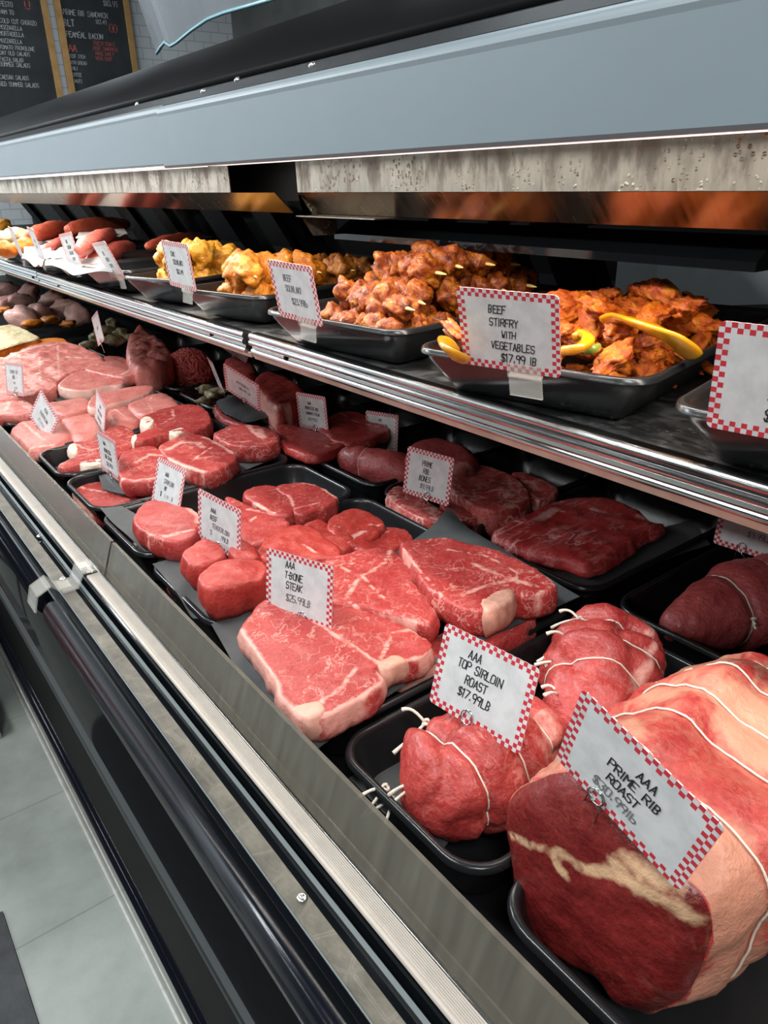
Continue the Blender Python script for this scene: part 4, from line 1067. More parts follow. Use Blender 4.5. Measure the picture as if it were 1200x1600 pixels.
def knot(p, out, parent, n=2, L=0.022, seed=1):
    """a knot with loose ends at p; out = direction away from the meat"""
    r = random.Random(seed); p = np.array(p); out = np.array(out, float); out /= np.linalg.norm(out)
    b = MB()
    v, f = tube([p - out * 0.001 + np.array([0.003 * math.cos(a), 0.003 * math.sin(a), 0.0015 * math.sin(2 * a)]) for a in np.linspace(0, 2 * PI, 12)], 0.0014, 6); b.add(v, f)
    for k in range(n):
        side = np.cross(out, np.array([r.uniform(-1, 1), r.uniform(-1, 1), r.uniform(-.5, 1)])); side /= np.linalg.norm(side) + 1e-9
        d = out * r.uniform(.5, 1) + side * r.uniform(.3, .9)
        P = [p + d * L * t + np.array([0, 0, -L * 0.35 * t * t]) + side * 0.003 * math.sin(3 * t) for t in np.linspace(0, 1, 7)]
        v, f = tube(P, [0.0013] * 5 + [0.0016, 0.0020], 6); b.add(v, f)
    return b.build('twine_knot', MT['string'], parent, True)


def roast(name, axis, mat, label, strings=(), lump=0.006, groove=0.005, p=3.0, nt=46, nth=56, seed=1.0, cat='roast', fatfn=None, freq=26, parent=None, ring=True, fine=0.0015, zmin=None, group=None, crease=0.0, cf=15):
    """axis: [(x, y, z, side radius, height radius)]; a rounded tied cut along it"""
    A = np.array(axis, float); s = np.linspace(0, 1, len(A))
    C = lambda t: np.array([np.interp(t, s, A[:, k]) for k in range(5)])
    d = A[-1, :3] - A[0, :3]; d /= np.linalg.norm(d)
    L = np.linalg.norm(A[-1, :3] - A[0, :3])
    side = np.cross(d, [0, 0, 1]); side /= np.linalg.norm(side); up = np.cross(side, d)

    def surf(t, th, extra=0.0):
        c = C(t); e = (max(0.0, 1 - abs(2 * t - 1) ** p)) ** (1 / p)
        g = sum(math.exp(-((t - q) * L / 0.0055) ** 2) for q in strings)
        k = e
        pt = c[:3] + side * math.cos(th) * c[3] * k + up * math.sin(th) * c[4] * k
        nr = side * math.cos(th) + up * math.sin(th)
        o = lump * (nz(pt, freq, seed) + 0.5 * nz(pt, freq * 2.3, seed)) + fine * nz(pt, 120, seed) - (crease * math.exp(-(nz(pt, cf, seed + 8) / 0.10) ** 2) if crease else 0) - groove * g * min(1, e * 1.3) + extra
        q = pt + nr * o * (0.25 + 0.75 * e)
        if zmin is not None: q[2] = max(q[2], zmin)
        return q
    V = []; F = []
    T = [0.5 - 0.5 * math.cos(PI * i / nt) for i in range(nt + 1)]
    T = [0.5 * (a + i / nt) for i, a in enumerate(T)]
    for t in T[1:-1]:
        for k in range(nth): V.append(surf(t, 2 * PI * k / nth))
    m = nt - 1
    for i in range(m - 1):
        for k in range(nth):
            l = (k + 1) % nth; F.append((i * nth + k, i * nth + l, (i + 1) * nth + l, (i + 1) * nth + k))
    a = len(V); V += [surf(0.0, 0), surf(1.0, 0)]
    for k in range(nth):
        l = (k + 1) % nth; F += [(a, l, k), (a + 1, (m - 1) * nth + k, (m - 1) * nth + l)]
    fat = [0.0] * len(V)
    if fatfn: fat = [fatfn(q) for q in V]
    o = mk(name, V, F, MT[mat], parent, True, {'fat': fat})
    tag(o, label, cat, group)
    for q in strings:
        if ring: twine([surf(q, 2 * PI * k / 40, 0.0009) for k in range(41)], o, 0.0008)
    return o, surf


# eye of round in its back tray
a0, a1 = onz(1022, 985, 0.680) + np.array([0.020, 0, 0]), onz(1345, 905, 0.680) + np.array([0.020, 0, 0])
eo, es = roast('tied_roast', [(a0[0], a0[1], 0.672, 0.030, 0.030), ((a0[0] * 2 + a1[0]) / 3, (a0[1] * 2 + a1[1]) / 3, 0.680, 0.050, 0.048), ((a0[0] + 2 * a1[0]) / 3, (a0[1] + 2 * a1[1]) / 3, 0.680, 0.052, 0.050), (a1[0], a1[1], 0.668, 0.045, 0.043)], 'round',
               'dull purplish tied eye of round roast with twine knots in the back tray', (0.27, 0.45, 0.62, 0.80), lump=0.003, groove=0.006, zmin=0.6255, seed=4, nt=110)
for q, th, sd in ((0.27, 0.35, 1), (0.45, 0.05, 2), (0.45, 0.95, 5), (0.62, 0.45, 3)):
    pt = es(q, th, 0.002); knot(pt, pt - es(q, th, -0.01), eo, 2, 0.012, sd)
# top sirloin roasts
f1, fs1 = roast('tied_roast', [(0.268, 0.338, 0.672, 0.046, 0.044), (0.315, 0.330, 0.680, 0.053, 0.050), (0.365, 0.327, 0.682, 0.052, 0.050), (0.425, 0.330, 0.678, 0.047, 0.046)], 'roast',
                'front top sirloin roast, lumpy and bright red, carrying the TOP SIRLOIN ROAST card', (0.30, 0.55, 0.78), lump=0.010, groove=0.008, crease=0.010, cf=10, seed=11, freq=24, nt=60, nth=72, zmin=0.6255, p=2.6,
                fatfn=lambda q: max(0.0, 0.62 - 10 * abs(q[0] - 0.385 - 0.3 * (q[1] - 0.30))) if q[1] < 0.318 else 0.0)
f2, fs2 = roast('tied_roast', [(0.585, 0.382, 0.675, 0.043, 0.040), (0.540, 0.357, 0.685, 0.056, 0.054), (0.490, 0.325, 0.688, 0.058, 0.056), (0.420, 0.288, 0.668, 0.046, 0.042)], 'roast',
                'second top sirloin roast further back, with rings of twine and a white fat seam', (0.25, 0.42, 0.58, 0.74), lump=0.007, groove=0.006, crease=0.005, seed=23, nt=60, nth=72, zmin=0.6255,
                fatfn=lambda q: max(0.0, 0.9 - 55 * abs((q[0] - 0.545) * 0.53 - (q[1] - 0.312) * 0.85 + 0.010 * math.sin(q[2] * 160))))
for o, pts in ((f1, [((658, 1222), 0.690, 1), ((600, 1232), 0.668, 2), ((612, 1252), 0.655, 3), ((665, 1130), 0.70, 4)]), (f2, [((905, 968), 0.728, 5), ((888, 1000), 0.722, 6), ((888, 1036), 0.715, 7), ((872, 1086), 0.70, 8)])):
    for (u, v_), z, sd in pts:
        p_ = onz(u, v_, z); knot(p_, (-0.7, 0.6, 0.25) if o is f2 else (-0.85, 0.2, 0.15), o, 2, 0.030, sd + 20)
q0 = [onz(905, 968, 0.728), onz(895, 1000, 0.722), onz(890, 1035, 0.716)]
twine([q0[0], (q0[0] + q0[1]) / 2 + np.array([-0.002, 0.001, 0]), q0[1], (q0[1] + q0[2]) / 2 + np.array([-0.002, 0.001, 0]), q0[2]], f2, 0.0016)
q0 = [onz(840, 1108, 0.70), onz(850, 1130, 0.695), onz(862, 1152, 0.685)]
twine(q0, f1, 0.0022)
sheet('butcher_paper', [(545, 1215), (660, 1150), (760, 1230), (690, 1330), (600, 1270)], 0.6335, 'grey paper in front of the top sirloin roasts', amp=0.001)
sheet('butcher_paper', [(1020, 1110), (1085, 1075), (1150, 1110), (1080, 1150)], 0.640, 'scrap of blue-grey paper behind the prime rib roast', amp=0.002)

# prime rib roast: cut face towards the aisle, pale fat body wound with twine
FXF = 0.285
face_px = [(778, 1278), (793, 1246), (826, 1229), (860, 1218), (905, 1222), (935, 1245), (962, 1285), (1017, 1344), (1062, 1392), (1090, 1432), (1094, 1480), (1070, 1550), (1046, 1580), (1000, 1596), (965, 1588), (925, 1543), (855, 1500), (797, 1446), (790, 1380), (782, 1325)]
FP = np.array([onx(u, v_, FXF)[1:] for u, v_ in face_px])
FPs = resample(catmull(FP, 8), 0.0042)
fc = FPs.mean(0); nF = len(FPs)
SEAM = [np.array([onx(u, v_, FXF)[1:] for u, v_ in l]) for l in ([(800, 1305), (850, 1322), (885, 1330), (920, 1355), (965, 1362), (985, 1375)], [(868, 1335), (878, 1352), (890, 1360)], [(965, 1350), (1000, 1385), (1050, 1412), (1075, 1440)], [(985, 1345), (1020, 1372), (1050, 1390)])]
SW = [0.0034, 0.0036, 0.0052, 0.0060]
V = []; F = []; fat = []; mi = []
rings = 16
for k in range(rings + 1):             # the cut face: rings from the centre to the rim
    t = k / rings
    for i in range(nF):
        q = fc + (FPs[i] - fc) * t
        dome = 0.004 * t ** 6 - 0.004 * (1 - t * t)
        x = FXF + dome + 0.0022 * nz((q[0], q[1], 0), 45, 3) + 0.001 * nz((q[0], q[1], 0), 120, 3)
        # the cap muscle stands a little back along the seam
        V.append((x + 0.006 * max(0, t - 0.9) / 0.1, q[0], q[1]))
NB = len(V)
fat_face = np.zeros(NB); Q2 = np.array([(v_[1], v_[2]) for v_ in V])
for l, w in zip(SEAM, SW):
    dd = dist_to(Q2, l) + np.array([nz((a, b, 1), 55, 2) for a, b in Q2]) * w * 0.5
    fat_face = np.maximum(fat_face, np.clip(1 - 0.5 * dd / w, 0, 1))
fat = list(fat_face)
for k in range(rings):
    for i in range(nF):
        j = (i + 1) % nF; F.append((k * nF + i, k * nF + j, (k + 1) * nF + j, (k + 1) * nF + i)); mi.append(0)
secs = 44; STR = [0.16, 0.33, 0.47, 0.62, 0.78]
XL = 0.285


def rib_pt(i, s, extra=0.0):
    # s along the body, 0 at the face
    dirv = (FPs[i] - fc); L_ = np.linalg.norm(dirv); dirv = dirv / L_
    grow = 1 + 0.10 * math.sin(PI * min(s * 1.25, 1)) if s < 0.8 else 1.07
    near = max(0.0, -dirv[0])
    grow += 0.22 * near * min(1, s * 4)
    end = (max(0, 1 - max(0, (s - 0.55) / 0.45) ** 2.6)) ** 0.5
    rr = L_ * grow * end
    g = sum(math.exp(-((s - q) * XL / 0.007) ** 2) for q in STR)
    q = np.array([FXF + 0.005 + s * XL, fc[0] + 0.02 * s + dirv[0] * rr, fc[1] - 0.018 * s + dirv[1] * rr])
    o = 0.006 * nz(q, 22, 9) + 0.003 * nz(q, 55, 9) + 0.001 * nz(q, 140, 9) - 0.0035 * g + extra
    q[1] += dirv[0] * o; q[2] += dirv[1] * o
    q[2] = max(q[2], FZ + 0.003)
    return q


for k in range(1, secs + 1):
    s = (k / secs)
    for i in range(nF):
        q = rib_pt(i, s); V.append(tuple(q)); fat.append(min(1, max(0, 0.66 + 1.5 * nz(q, 15, 31) + 0.6 * nz(q, 38, 12))))
    a, b = (rings if k == 1 else rings + k - 1) * nF, (rings + k) * nF
    for i in range(nF):
        j = (i + 1) % nF; F.append((a + i, a + j, b + j, b + i)); mi.append(1)
F.append(tuple((rings + secs) * nF + i for i in range(nF))); mi.append(1)
prib = mk('rib_roast', V, F, None, None, True, {'fat': fat}, mats=[MT['roastcut'], MT['roastfat']], mat_idx=mi)
tag(prib, 'huge string-tied prime rib roast in the foreground with a dark red cut face', 'roast')
for s in STR: twine([rib_pt(i % nF, s, 0.0016) for i in range(0, nF + 1)], prib, 0.0008)

# tied tri-tip, upright pork, red roast, ground beef, herb pieces
a0, a1 = onz(530, 716, 0.672), onz(655, 748, 0.672)
to, ts = roast('tied_roast', [(a0[0], a0[1], 0.672, 0.022, 0.026), ((a0[0] + a1[0]) / 2, (a0[1] + a1[1]) / 2, 0.676, 0.030, 0.032), (a1[0], a1[1], 0.674, 0.034, 0.032)], 'round', 'small tied tri-tip roast lying in the shade below the TOP SIRLOIN STEAK card', (0.36,), lump=0.004, seed=6, nt=36, nth=40)
cut('beef_roast', [(396, 592), (404, 582), (424, 578), (452, 588), (476, 606), (478, 620), (452, 628), (430, 634), (414, 618), (402, 606)], 0.726, 0.070, 'steak', 'red roast with fibrous grain and pale fat base under the shelf edge', 'roast', step=0.006, r=0.014, amp=0.004, veins=[([(404, 606), (416, 622), (430, 634), (452, 628)], 0.004)])
cut('beef_roast', [(348, 560), (370, 556), (398, 566), (402, 582), (384, 588), (358, 580)], 0.714, 0.06, 'ground', 'coarse ground meat mound in deep shade behind the tilted card', 'ground meat', step=0.007, r=0.02, amp=0.006)
sheet('butcher_paper', [(338, 632), (356, 616), (392, 622), (440, 634), (426, 650), (404, 655), (386, 662), (352, 645)], 0.690, 'crumpled dark grey paper below the tilted card and the red roast', amp=0.012, step=0.006)
cut('beef_steak', [(334, 634), (346, 632), (374, 650), (388, 664), (370, 662), (346, 652)], 0.676, 0.022, 'round', 'steak edge sticking out in front of the crumpled grey paper', 'steak', step=0.006)
cut('beef_steak', [(420, 664), (436, 644), (468, 642), (480, 650), (470, 660), (440, 668)], 0.680, 0.03, 'round', 'dull meat end right of the crumpled grey paper', 'steak', step=0.006)
g0 = onz(298, 583, 0.672)
mound = empty('ground_beef', (g0[0], g0[1], 0.626))
tag(mound, 'round heap of fresh ground beef strands in the back tray', 'ground beef')
core = place('mound', blob_mesh('mound', 'ground', (0.054, 0.066, 0.056), 0.08, 2, 3, 3.0), (g0[0], g0[1], 0.676), parent=mound)
b = MB(); r_ = random.Random(5)
for k in range(620):
    u = r_.uniform(-0.25, 1); th = r_.uniform(0, 2 * PI); rr = math.sqrt(1 - u * u)
    c = np.array([rr * math.cos(th), rr * math.sin(th), u]); P = []
    d = np.cross(c, [r_.gauss(0, 1), r_.gauss(0, 1), r_.gauss(0, 1)]); d /= np.linalg.norm(d) + 1e-9
    l = r_.uniform(0.15, 0.42); lift = r_.uniform(0.98, 1.09)
    for t in np.linspace(-1, 1, 6):
        q = c + d * t * l + np.cross(c, d) * 0.12 * math.sin(2.5 * t + k); q = q / np.linalg.norm(q) * (lift - 0.05 * t * t)
        P.append((g0[0] + q[0] * 0.054, g0[1] + q[1] * 0.066, max(0.628, 0.676 + q[2] * 0.056)))
    v, f = tube(P, r_.uniform(0.0020, 0.0028), 5); b.add(v, f)
s_ = b.build('mince_strands', MT['ground'], mound, True); s_['kind'] = 'stuff'
cut('pork_piece', [(196, 545), (202, 520), (222, 508), (240, 520), (262, 535), (268, 556), (250, 566), (226, 570), (206, 568)], 0.730, 0.070, 'pork', 'tall upright pork piece with wavy top edge under the shelf', 'pork', step=0.007, r=0.02, amp=0.016, veins=[([(205, 545), (230, 530), (262, 545)], 0.003)])
cut('pork_piece', [(210, 572), (240, 562), (278, 558), (270, 580), (248, 590), (220, 588)], 0.684, 0.03, 'pork', 'flat pork piece below the upright one', 'pork', step=0.007)
HB = [blob_mesh('herb_piece', 'herb', (0.030, 0.018, 0.012), 0.35, 1.5, 3, s) for s in (1, 4)]
for i, (u, v_, z, rz) in enumerate(((140, 540, 0.675, .5), (150, 528, 0.69, 1.2), (178, 532, 0.69, .2), (190, 520, 0.70, .8), (165, 517, 0.705, .3), (176, 505, 0.71, 1.0), (200, 530, 0.685, 2.0), (318, 628, 0.672, .6), (330, 618, 0.678, 1.4), (322, 608, 0.684, .2), (340, 612, 0.68, 2.2))):
    p_ = onz(u, v_, z)
    o = place('herb_cutlet', HB[i % 2], p_, (0.2 * (i % 3), 0.1, rz), 1.25 if i < 7 else 0.85)
    tag(o, 'pale green herb-coated cutlet beside the upright pork piece' if i < 7 else 'grey-green herb-coated cutlet between the ground beef and the tilted card', 'marinated meat', 'herb-coated cutlets by the pork' if i < 7 else 'herb-coated cutlets by the ground beef')
# cling-filmed poultry and orange pieces at the far left
MT['poultry'] = meat('poultry', (0.60, 0.27, 0.23), (0.76, 0.46, 0.39), fat=(0.78, 0.66, 0.60), vs=30, vein=0.5, coat=0.4)
PB = [blob_mesh('poultry', 'poultry', (0.064, 0.046, 0.034), 0.3, 1.5, 3, s) for s in (2, 7, 9)]
for i, (u, v_, z, lab) in enumerate(((10, 452, 0.720, 'glossy filmed poultry piece at the far left edge under the shelf'), (34, 470, 0.712, 'reddish poultry piece left of the small white tag'), (60, 488, 0.695, 'pale poultry leg below the small white tag'), (100, 482, 0.698, 'pale poultry piece right of the small white tag'), (84, 466, 0.706, 'poultry piece behind the small white tag'), (8, 476, 0.70, 'lowest filmed poultry piece at the left edge'), (46, 456, 0.722, 'pale poultry piece high up beside the reddish one'), (122, 492, 0.690, 'outermost poultry piece on the right of the far tray'), (36, 496, 0.690, 'pale poultry piece just above the orange ones'))):
    o = place('poultry_piece', PB[i % 3], onz(u, v_, z), (0.1 * i, 0.2, 0.7 * i), 1.0 if i != 1 else 0.9); tag(o, lab, 'poultry')
OB = [blob_mesh('orange_piece', 'chicken', (0.056, 0.034, 0.016), 0.3, 1.5, 3, s) for s in (2, 7)]
for i, (u, v_, z, lab, s) in enumerate(((50, 506, 0.690, 'glossy orange marinated piece under film, left one', 1.0), (78, 500, 0.694, 'orange marinated piece in the middle of the far tray', 1.0), (106, 506, 0.684, 'thin orange marinated piece pointing right in the far tray', 0.8), (4, 484, 0.70, 'small brown marinated piece at the left edge', 0.8))):
    o = place('orange_piece', OB[i % 2], onz(u, v_, z), (0, 0.1, 1.0 + 0.3 * i), s); tag(o, lab, 'marinated meat')

# ------------------------------------------------------------------ shelf: trays and marinated meats
SR = 0.968
def stray(cx, cy, lx, ly, rot, lab): return tray(cx, cy, lx, ly, SR, SR - SZ - 0.0005, lab, rot, flare=0.022, rc=0.03)


stray(0.696, 0.215, 0.42, 0.235, 12, 'black plastic tray of brown teriyaki beef at the right edge of the shelf')
stray(0.690, 0.493, 0.42, 0.240, 12, 'black plastic tray of beef stir-fry with peppers behind its big card')
stray(0.690, 0.786, 0.42, 0.255, 7, 'black plastic tray piled with beef souvlaki skewers')
stray(0.690, 1.130, 0.40, 0.200, 14, 'black plastic tray of orange chicken skewers')
stray(0.672, 1.400, 0.38, 0.170, 17, 'black plastic tray of yellow marinated chicken skewers')
for y_, lab in ((1.62, 'tray of pink sausage rolls on white paper'), (1.84, 'tray lined with white paper and red meat rolls'), (2.05, 'tray of pale yellow and peach chicken pieces'), (2.28, 'tray under the brown minced patties'), (2.51, 'last tray at the far end of the shelf')):
    stray(0.668, y_, 0.38, 0.185, 10, 'black plastic ' + lab)


def loc12(c, rot, u, v_):           # tray-local (u deep, v along the shelf) to world
    a = math.radians(rot); return np.array([c[0] + u * math.cos(a) - v_ * math.sin(a), c[1] + u * math.sin(a) + v_ * math.cos(a)])


# beef stir-fry: bent strips
STR_ME = [blob_mesh('beef_strip', 'stirfry', (0.028, 0.014, 0.009), 0.5, 1.3, 4, s, 0.17, 4) for s in (1, 2, 3, 4, 5)]
r_ = random.Random(3); N_ = 0
for k in range(110):
    lay = k / 110; sh = 0.80 + 0.25 * lay
    u = r_.uniform(-0.175, 0.165) * sh; v_ = r_.uniform(-0.092, 0.092) * sh
    xy = loc12((0.690, 0.493), 12, u, v_)
    hill = 1 - (v_ / 0.12) ** 2
    layer = lay
    z = SZ + 0.013 + layer * (0.044 + 0.016 * hill) * (1.1 - 0.2 * abs(u) / 0.19) + r_.uniform(-.002, .002)
    o = place('beef_strip', STR_ME[k % 5], (xy[0], xy[1], z), (r_.uniform(-.5, .5), r_.uniform(-.5, .5), r_.uniform(0, PI)), r_.uniform(0.7, 1.15))
    tag(o, 'glossy orange-red marinated beef strip in the stir-fry tray', 'beef strip', 'beef strips in the stir-fry tray')


def pepper(pts, z, w, label, mat='pepper'):
    P = [onz(u, v_, zz) for (u, v_), zz in zip(pts, z)]
    Q = catmull([p_ for p_ in P], 6) if False else None
    V = []; F = []; n = len(P); sub = []
    for i in range(n - 1):
        for t in np.linspace(0, 1, 6, endpoint=False):
            p0, p1, p2, p3 = P[max(i - 1, 0)], P[i], P[i + 1], P[min(i + 2, n - 1)]
            sub.append(0.5 * ((2 * p1) + (-p0 + p2) * t + (2 * p0 - 5 * p1 + 4 * p2 - p3) * t * t + (-p0 + 3 * p1 - 3 * p2 + p3) * t ** 3))
    sub.append(P[-1]); m = len(sub)
    for i, p_ in enumerate(sub):
        tn = sub[min(i + 1, m - 1)] - sub[max(i - 1, 0)]; tn /= np.linalg.norm(tn)
        sd = np.cross(tn, [0.35, 0.1, 0.93]); sd /= np.linalg.norm(sd); nn = np.cross(sd, tn)
        ww = w * (0.55 + 0.45 * math.sin(PI * (i + 0.6) / (m + 0.2)) ** 0.5)
        for a in np.linspace(0, 2 * PI, 12, endpoint=False):
            c, s = math.cos(a), math.sin(a)
            V.append(p_ + sd * ww * c + nn * (0.0042 * s - 0.25 * ww * (1 - c * c) * 0 + 0.18 * ww * c * c))
    for i in range(m - 1):
        for k in range(12):
            F.append((i * 12 + k, i * 12 + (k + 1) % 12, (i + 1) * 12 + (k + 1) % 12, (i + 1) * 12 + k))
    F += [tuple(range(11, -1, -1)), tuple((m - 1) * 12 + k for k in range(12))]
    o = mk('pepper_slice', V, F, MT[mat]); tag(o, label, 'pepper'); return o


pepper([(950, 503), (975, 500), (1005, 510), (1035, 524), (1060, 540), (1080, 556)], [0.990, 0.996, 0.999, 0.996, 0.988, 0.978], 0.0165, 'long curved yellow pepper slice lying across the top of the stir-fry')
pepper([(880, 548), (900, 546), (916, 538), (918, 528), (908, 522), (898, 528)], [0.986, 0.989, 0.992, 0.995, 0.995, 0.992], 0.0058, 'small hooked yellow pepper slice right beside the stir-fry card')
pepper([(694, 532), (702, 545), (712, 556), (726, 562)], [0.988, 0.987, 0.982, 0.977], 0.0095, 'yellow pepper slice at the left of the stir-fry card')
pepper([(915, 546), (925, 546), (935, 543)], [0.981, 0.983, 0.983], 0.004, 'sliver of green pepper beside the hooked yellow slice', 'greenpepper')
# teriyaki strips
TER = [blob_mesh('teriyaki_strip', 'teriyaki', (0.036, 0.016, 0.012), 0.4, 1.2, 3, s, 0.1, 3) for s in (1, 2, 3)]
for k in range(42):
    sh = 0.78 + 0.26 * k / 42
    u = r_.uniform(-0.178, 0.16) * sh; v_ = r_.uniform(-0.088, 0.088) * sh
    xy = loc12((0.696, 0.215), 12, u, v_)
    o = place('beef_strip', TER[k % 3], (xy[0], xy[1], SZ + 0.015 + k / 42 * 0.042), (r_.uniform(-.3, .3), r_.uniform(-.3, .3), r_.uniform(0, PI)), r_.uniform(0.8, 1.1))
    tag(o, 'glossy brown marinated beef strip in the teriyaki tray', 'beef strip', 'beef strips in the teriyaki tray')

# skewers
CH_ = {}
for key, mat, rad in (('beef', 'marinade', (0.017, 0.021, 0.017)), ('chicken', 'chicken', (0.024, 0.027, 0.022)), ('yellow', 'yellowchicken', (0.023, 0.027, 0.021)), ('curry', 'curry', (0.019, 0.022, 0.018))):
    CH_[key] = [blob_mesh('meat_chunk', mat, rad, 0.40, 1.5, 4, s * 1.3, 0.10, 3.6) for s in range(1, 7)]
SK_N = {}


def skewer(key, c, ang, n, L, label, group, seed, tilt=0.0, sp=0.031):
    r = random.Random(seed)
    d = np.array([math.cos(ang) * math.cos(tilt), math.sin(ang) * math.cos(tilt), math.sin(tilt)])
    root = empty('meat_skewer', (c[0], c[1], c[2]))
    tag(root, label, 'skewer', group)
    c = np.array(c)
    half = L / 2
    P = [c - d * half, c + d * (half - 0.012), c + d * half]
    v, f = tube(P, [0.0022, 0.0022, 0.0007], 8)
    mk('bamboo_stick', v, f, MT['skewer'], root, True)
    for k in range(n):
        q = c + d * (k - (n - 1) / 2) * sp + np.array([r.uniform(-.004, .004), r.uniform(-.004, .004), r.uniform(-.003, .003)])
        place('meat_chunk', CH_[key][r.randrange(6)], q, (r.uniform(0, 6.3), r.uniform(-.4, .4), ang + r.uniform(-.4, .4)), r.uniform(0.9, 1.2), root)
    return root


BS = [(-0.150, 0.0, 0.020), (-0.100, 0.005, 0.020), (-0.050, 0.0, 0.020), (0.0, 0.0, 0.020), (0.05, 0.0, 0.02), (0.10, 0.0, 0.02), (0.145, 0, 0.02), (-0.128, 0.0, 0.050), (-0.078, 0.004, 0.052), (-0.026, 0.0, 0.054), (0.026, 0.0, 0.052), (0.078, 0.0, 0.05), (0.125, 0, 0.05), (-0.060, 0.0, 0.082), (-0.005, 0.0, 0.086), (0.045, 0.0, 0.084), (0.09, 0, 0.08)]
for i, (u, v_, h) in enumerate(BS):
    xy = loc12((0.690, 0.786), 7, u, v_)
    skewer('beef', (xy[0], xy[1], SZ + h + 0.009), math.radians(-90 - 12 + 7 * math.sin(i * 2.1)), 6 if h < 0.04 else (5 if h < 0.07 else 4), 0.180 if h < 0.04 else 0.20 - (0.03 if h > 0.07 else 0), 'orange-red beef souvlaki skewer in the heaped tray', 'beef souvlaki skewers', 30 + i)
CS = [(-0.135, -0.0, 0.030, 3), (-0.085, 0.0, 0.030, 3), (-0.035, 0.0, 0.030, 3), (-0.135, 0.0, 0.064, 3), (-0.075, 0.0, 0.060, 3), (-0.02, 0, 0.058, 3)]
for i, (u, v_, h, n_) in enumerate(CS):
    xy = loc12((0.690, 1.130), 14, u, v_)
    skewer('chicken', (xy[0], xy[1], SZ + h + 0.004), math.radians(-90 - 6 + 9 * math.sin(i * 1.7)), n_, 0.145, 'orange marinated chicken skewer in the front of its tray', 'orange chicken skewers', 60 + i, sp=0.037)
for i, (u, h) in enumerate(((0.03, 0.022), (0.075, 0.022), (0.12, 0.022), (0.045, 0.054), (0.095, 0.054))):
    xy = loc12((0.690, 1.130), 14, u, 0.0)
    skewer('curry', (xy[0], xy[1], SZ + h + 0.004), math.radians(-97 + 6 * i), 4, 0.15, 'brownish golden skewer at the back of the chicken tray', 'brown skewers behind the chicken', 80 + i, sp=0.032)
for i, (u, h) in enumerate(((-0.125, 0.032), (-0.075, 0.032), (-0.025, 0.032), (0.03, 0.032), (-0.13, 0.068), (-0.075, 0.070), (-0.02, 0.066))):
    xy = loc12((0.672, 1.400), 17, u, -0.002)
    skewer('yellow', (xy[0], xy[1], SZ + h + 0.004), math.radians(-90 - 4 + 8 * math.sin(i)), 3, 0.125, 'yellow marinated chicken skewer left of the orange ones', 'yellow chicken skewers', 100 + i, sp=0.033)
# sausage rolls, white paper, patties, pale chicken further left
def roll(px0, px1, z, rad, mat, label, cat='sausage', seed=1):
    a_, b_ = onz(*px0, z), onz(*px1, z)
    return roast('meat_roll', [(a_[0], a_[1], z, rad, rad * 0.9), ((a_[0] + b_[0]) / 2, (a_[1] + b_[1]) / 2, z + 0.004, rad, rad * 0.9), (b_[0], b_[1], z, rad, rad * 0.9)], mat, label, (), 0.003, 0, 3.0, 22, 26, seed, cat, freq=45)[0]


roll((126, 404), (196, 372), 0.972, 0.025, 'sausage', 'long pink sausage roll nearest the yellow chicken', seed=1)
roll((140, 412), (206, 385), 0.966, 0.025, 'sausage', 'lower pink sausage roll in front, resting on white paper', seed=2)
roll((122, 392), (176, 364), 1.000, 0.021, 'sausage', 'upper pink sausage roll behind the two others', seed=3)
roll((70, 392), (120, 372), 0.972, 0.018, 'sausage', 'red meat roll behind the second card from the left', seed=4)
roll((104, 376), (140, 366), 0.975, 0.015, 'sausage', 'short dark red roll between the cards', seed=8)
roll((48, 368), (108, 356), 0.999, 0.028, 'kofta', 'reddish brown minced patty on the left at the back of the shelf', 'patty', 5)
roll((104, 360), (200, 350), 1.006, 0.028, 'kofta', 'long dark brown minced patty at the back under the reflector', 'patty', 6)
roll((228, 386), (318, 370), 0.986, 0.018, 'kofta', 'dark red sausage lying behind the yellow chicken', seed=7)
sheet('white_paper', [(34, 408), (40, 378), (80, 372), (80, 402), (60, 412)], 0.972, 'crumpled white paper lining hanging over the second tray from the left', 'whitepaper', 0.012, cat='paper sheet')
sheet('white_paper', [(70, 416), (76, 392), (130, 380), (170, 398), (176, 426), (120, 428)], 0.9715, 'white paper under the pink sausage rolls', 'whitepaper', 0.010)
sheet('white_paper', [(118, 372), (126, 358), (190, 352), (200, 366), (150, 374)], 0.999, 'white paper strip under the long dark patty', 'whitepaper', 0.006)
PY = [blob_mesh('pale_chicken', m_, (0.036, 0.030, 0.020), 0.35, 1.5, 3, s) for m_, s in (('breaded', 1), ('yellowchicken', 2), ('orange_side', 3))]
for i, (u, v_, z, k, lab) in enumerate(((28, 366, 0.992, 0, 'pale cream chicken piece on top near the left edge'), (6, 372, 0.988, 0, 'pale cream chicken piece cut by the left edge'), (10, 390, 0.972, 2, 'peach-orange chicken piece below the cream ones'), (38, 386, 0.974, 2, 'peach-orange chicken piece beside the white paper'), (4, 352, 0.985, 1, 'yellow piece at the far left under the reflector'))):
    o = place('chicken_piece', PY[k], onz(u, v_, z), (0.2 * i, 0.1, 0.9 * i), 1.0); tag(o, lab, 'chicken')
tg = MB(); a_, b_ = onz(286, 391, 0.985), onz(331, 371, 1.000)
for dz in (0, 0.006):
    tg.tube([a_ + np.array([0, 0, dz * 2.2]), (a_ + b_) / 2 + np.array([0, 0, dz * 1.6]), b_ + np.array([0, 0, dz * 0.3])], [0.004, 0.0035, 0.002], 8)
tag(tg.build('serving_tongs', MT['wire'], None, True), 'thin metal tongs lying over the dark sausage', 'tongs')

# ------------------------------------------------------------------ price cards
CW, CHH = 0.091, 0.070


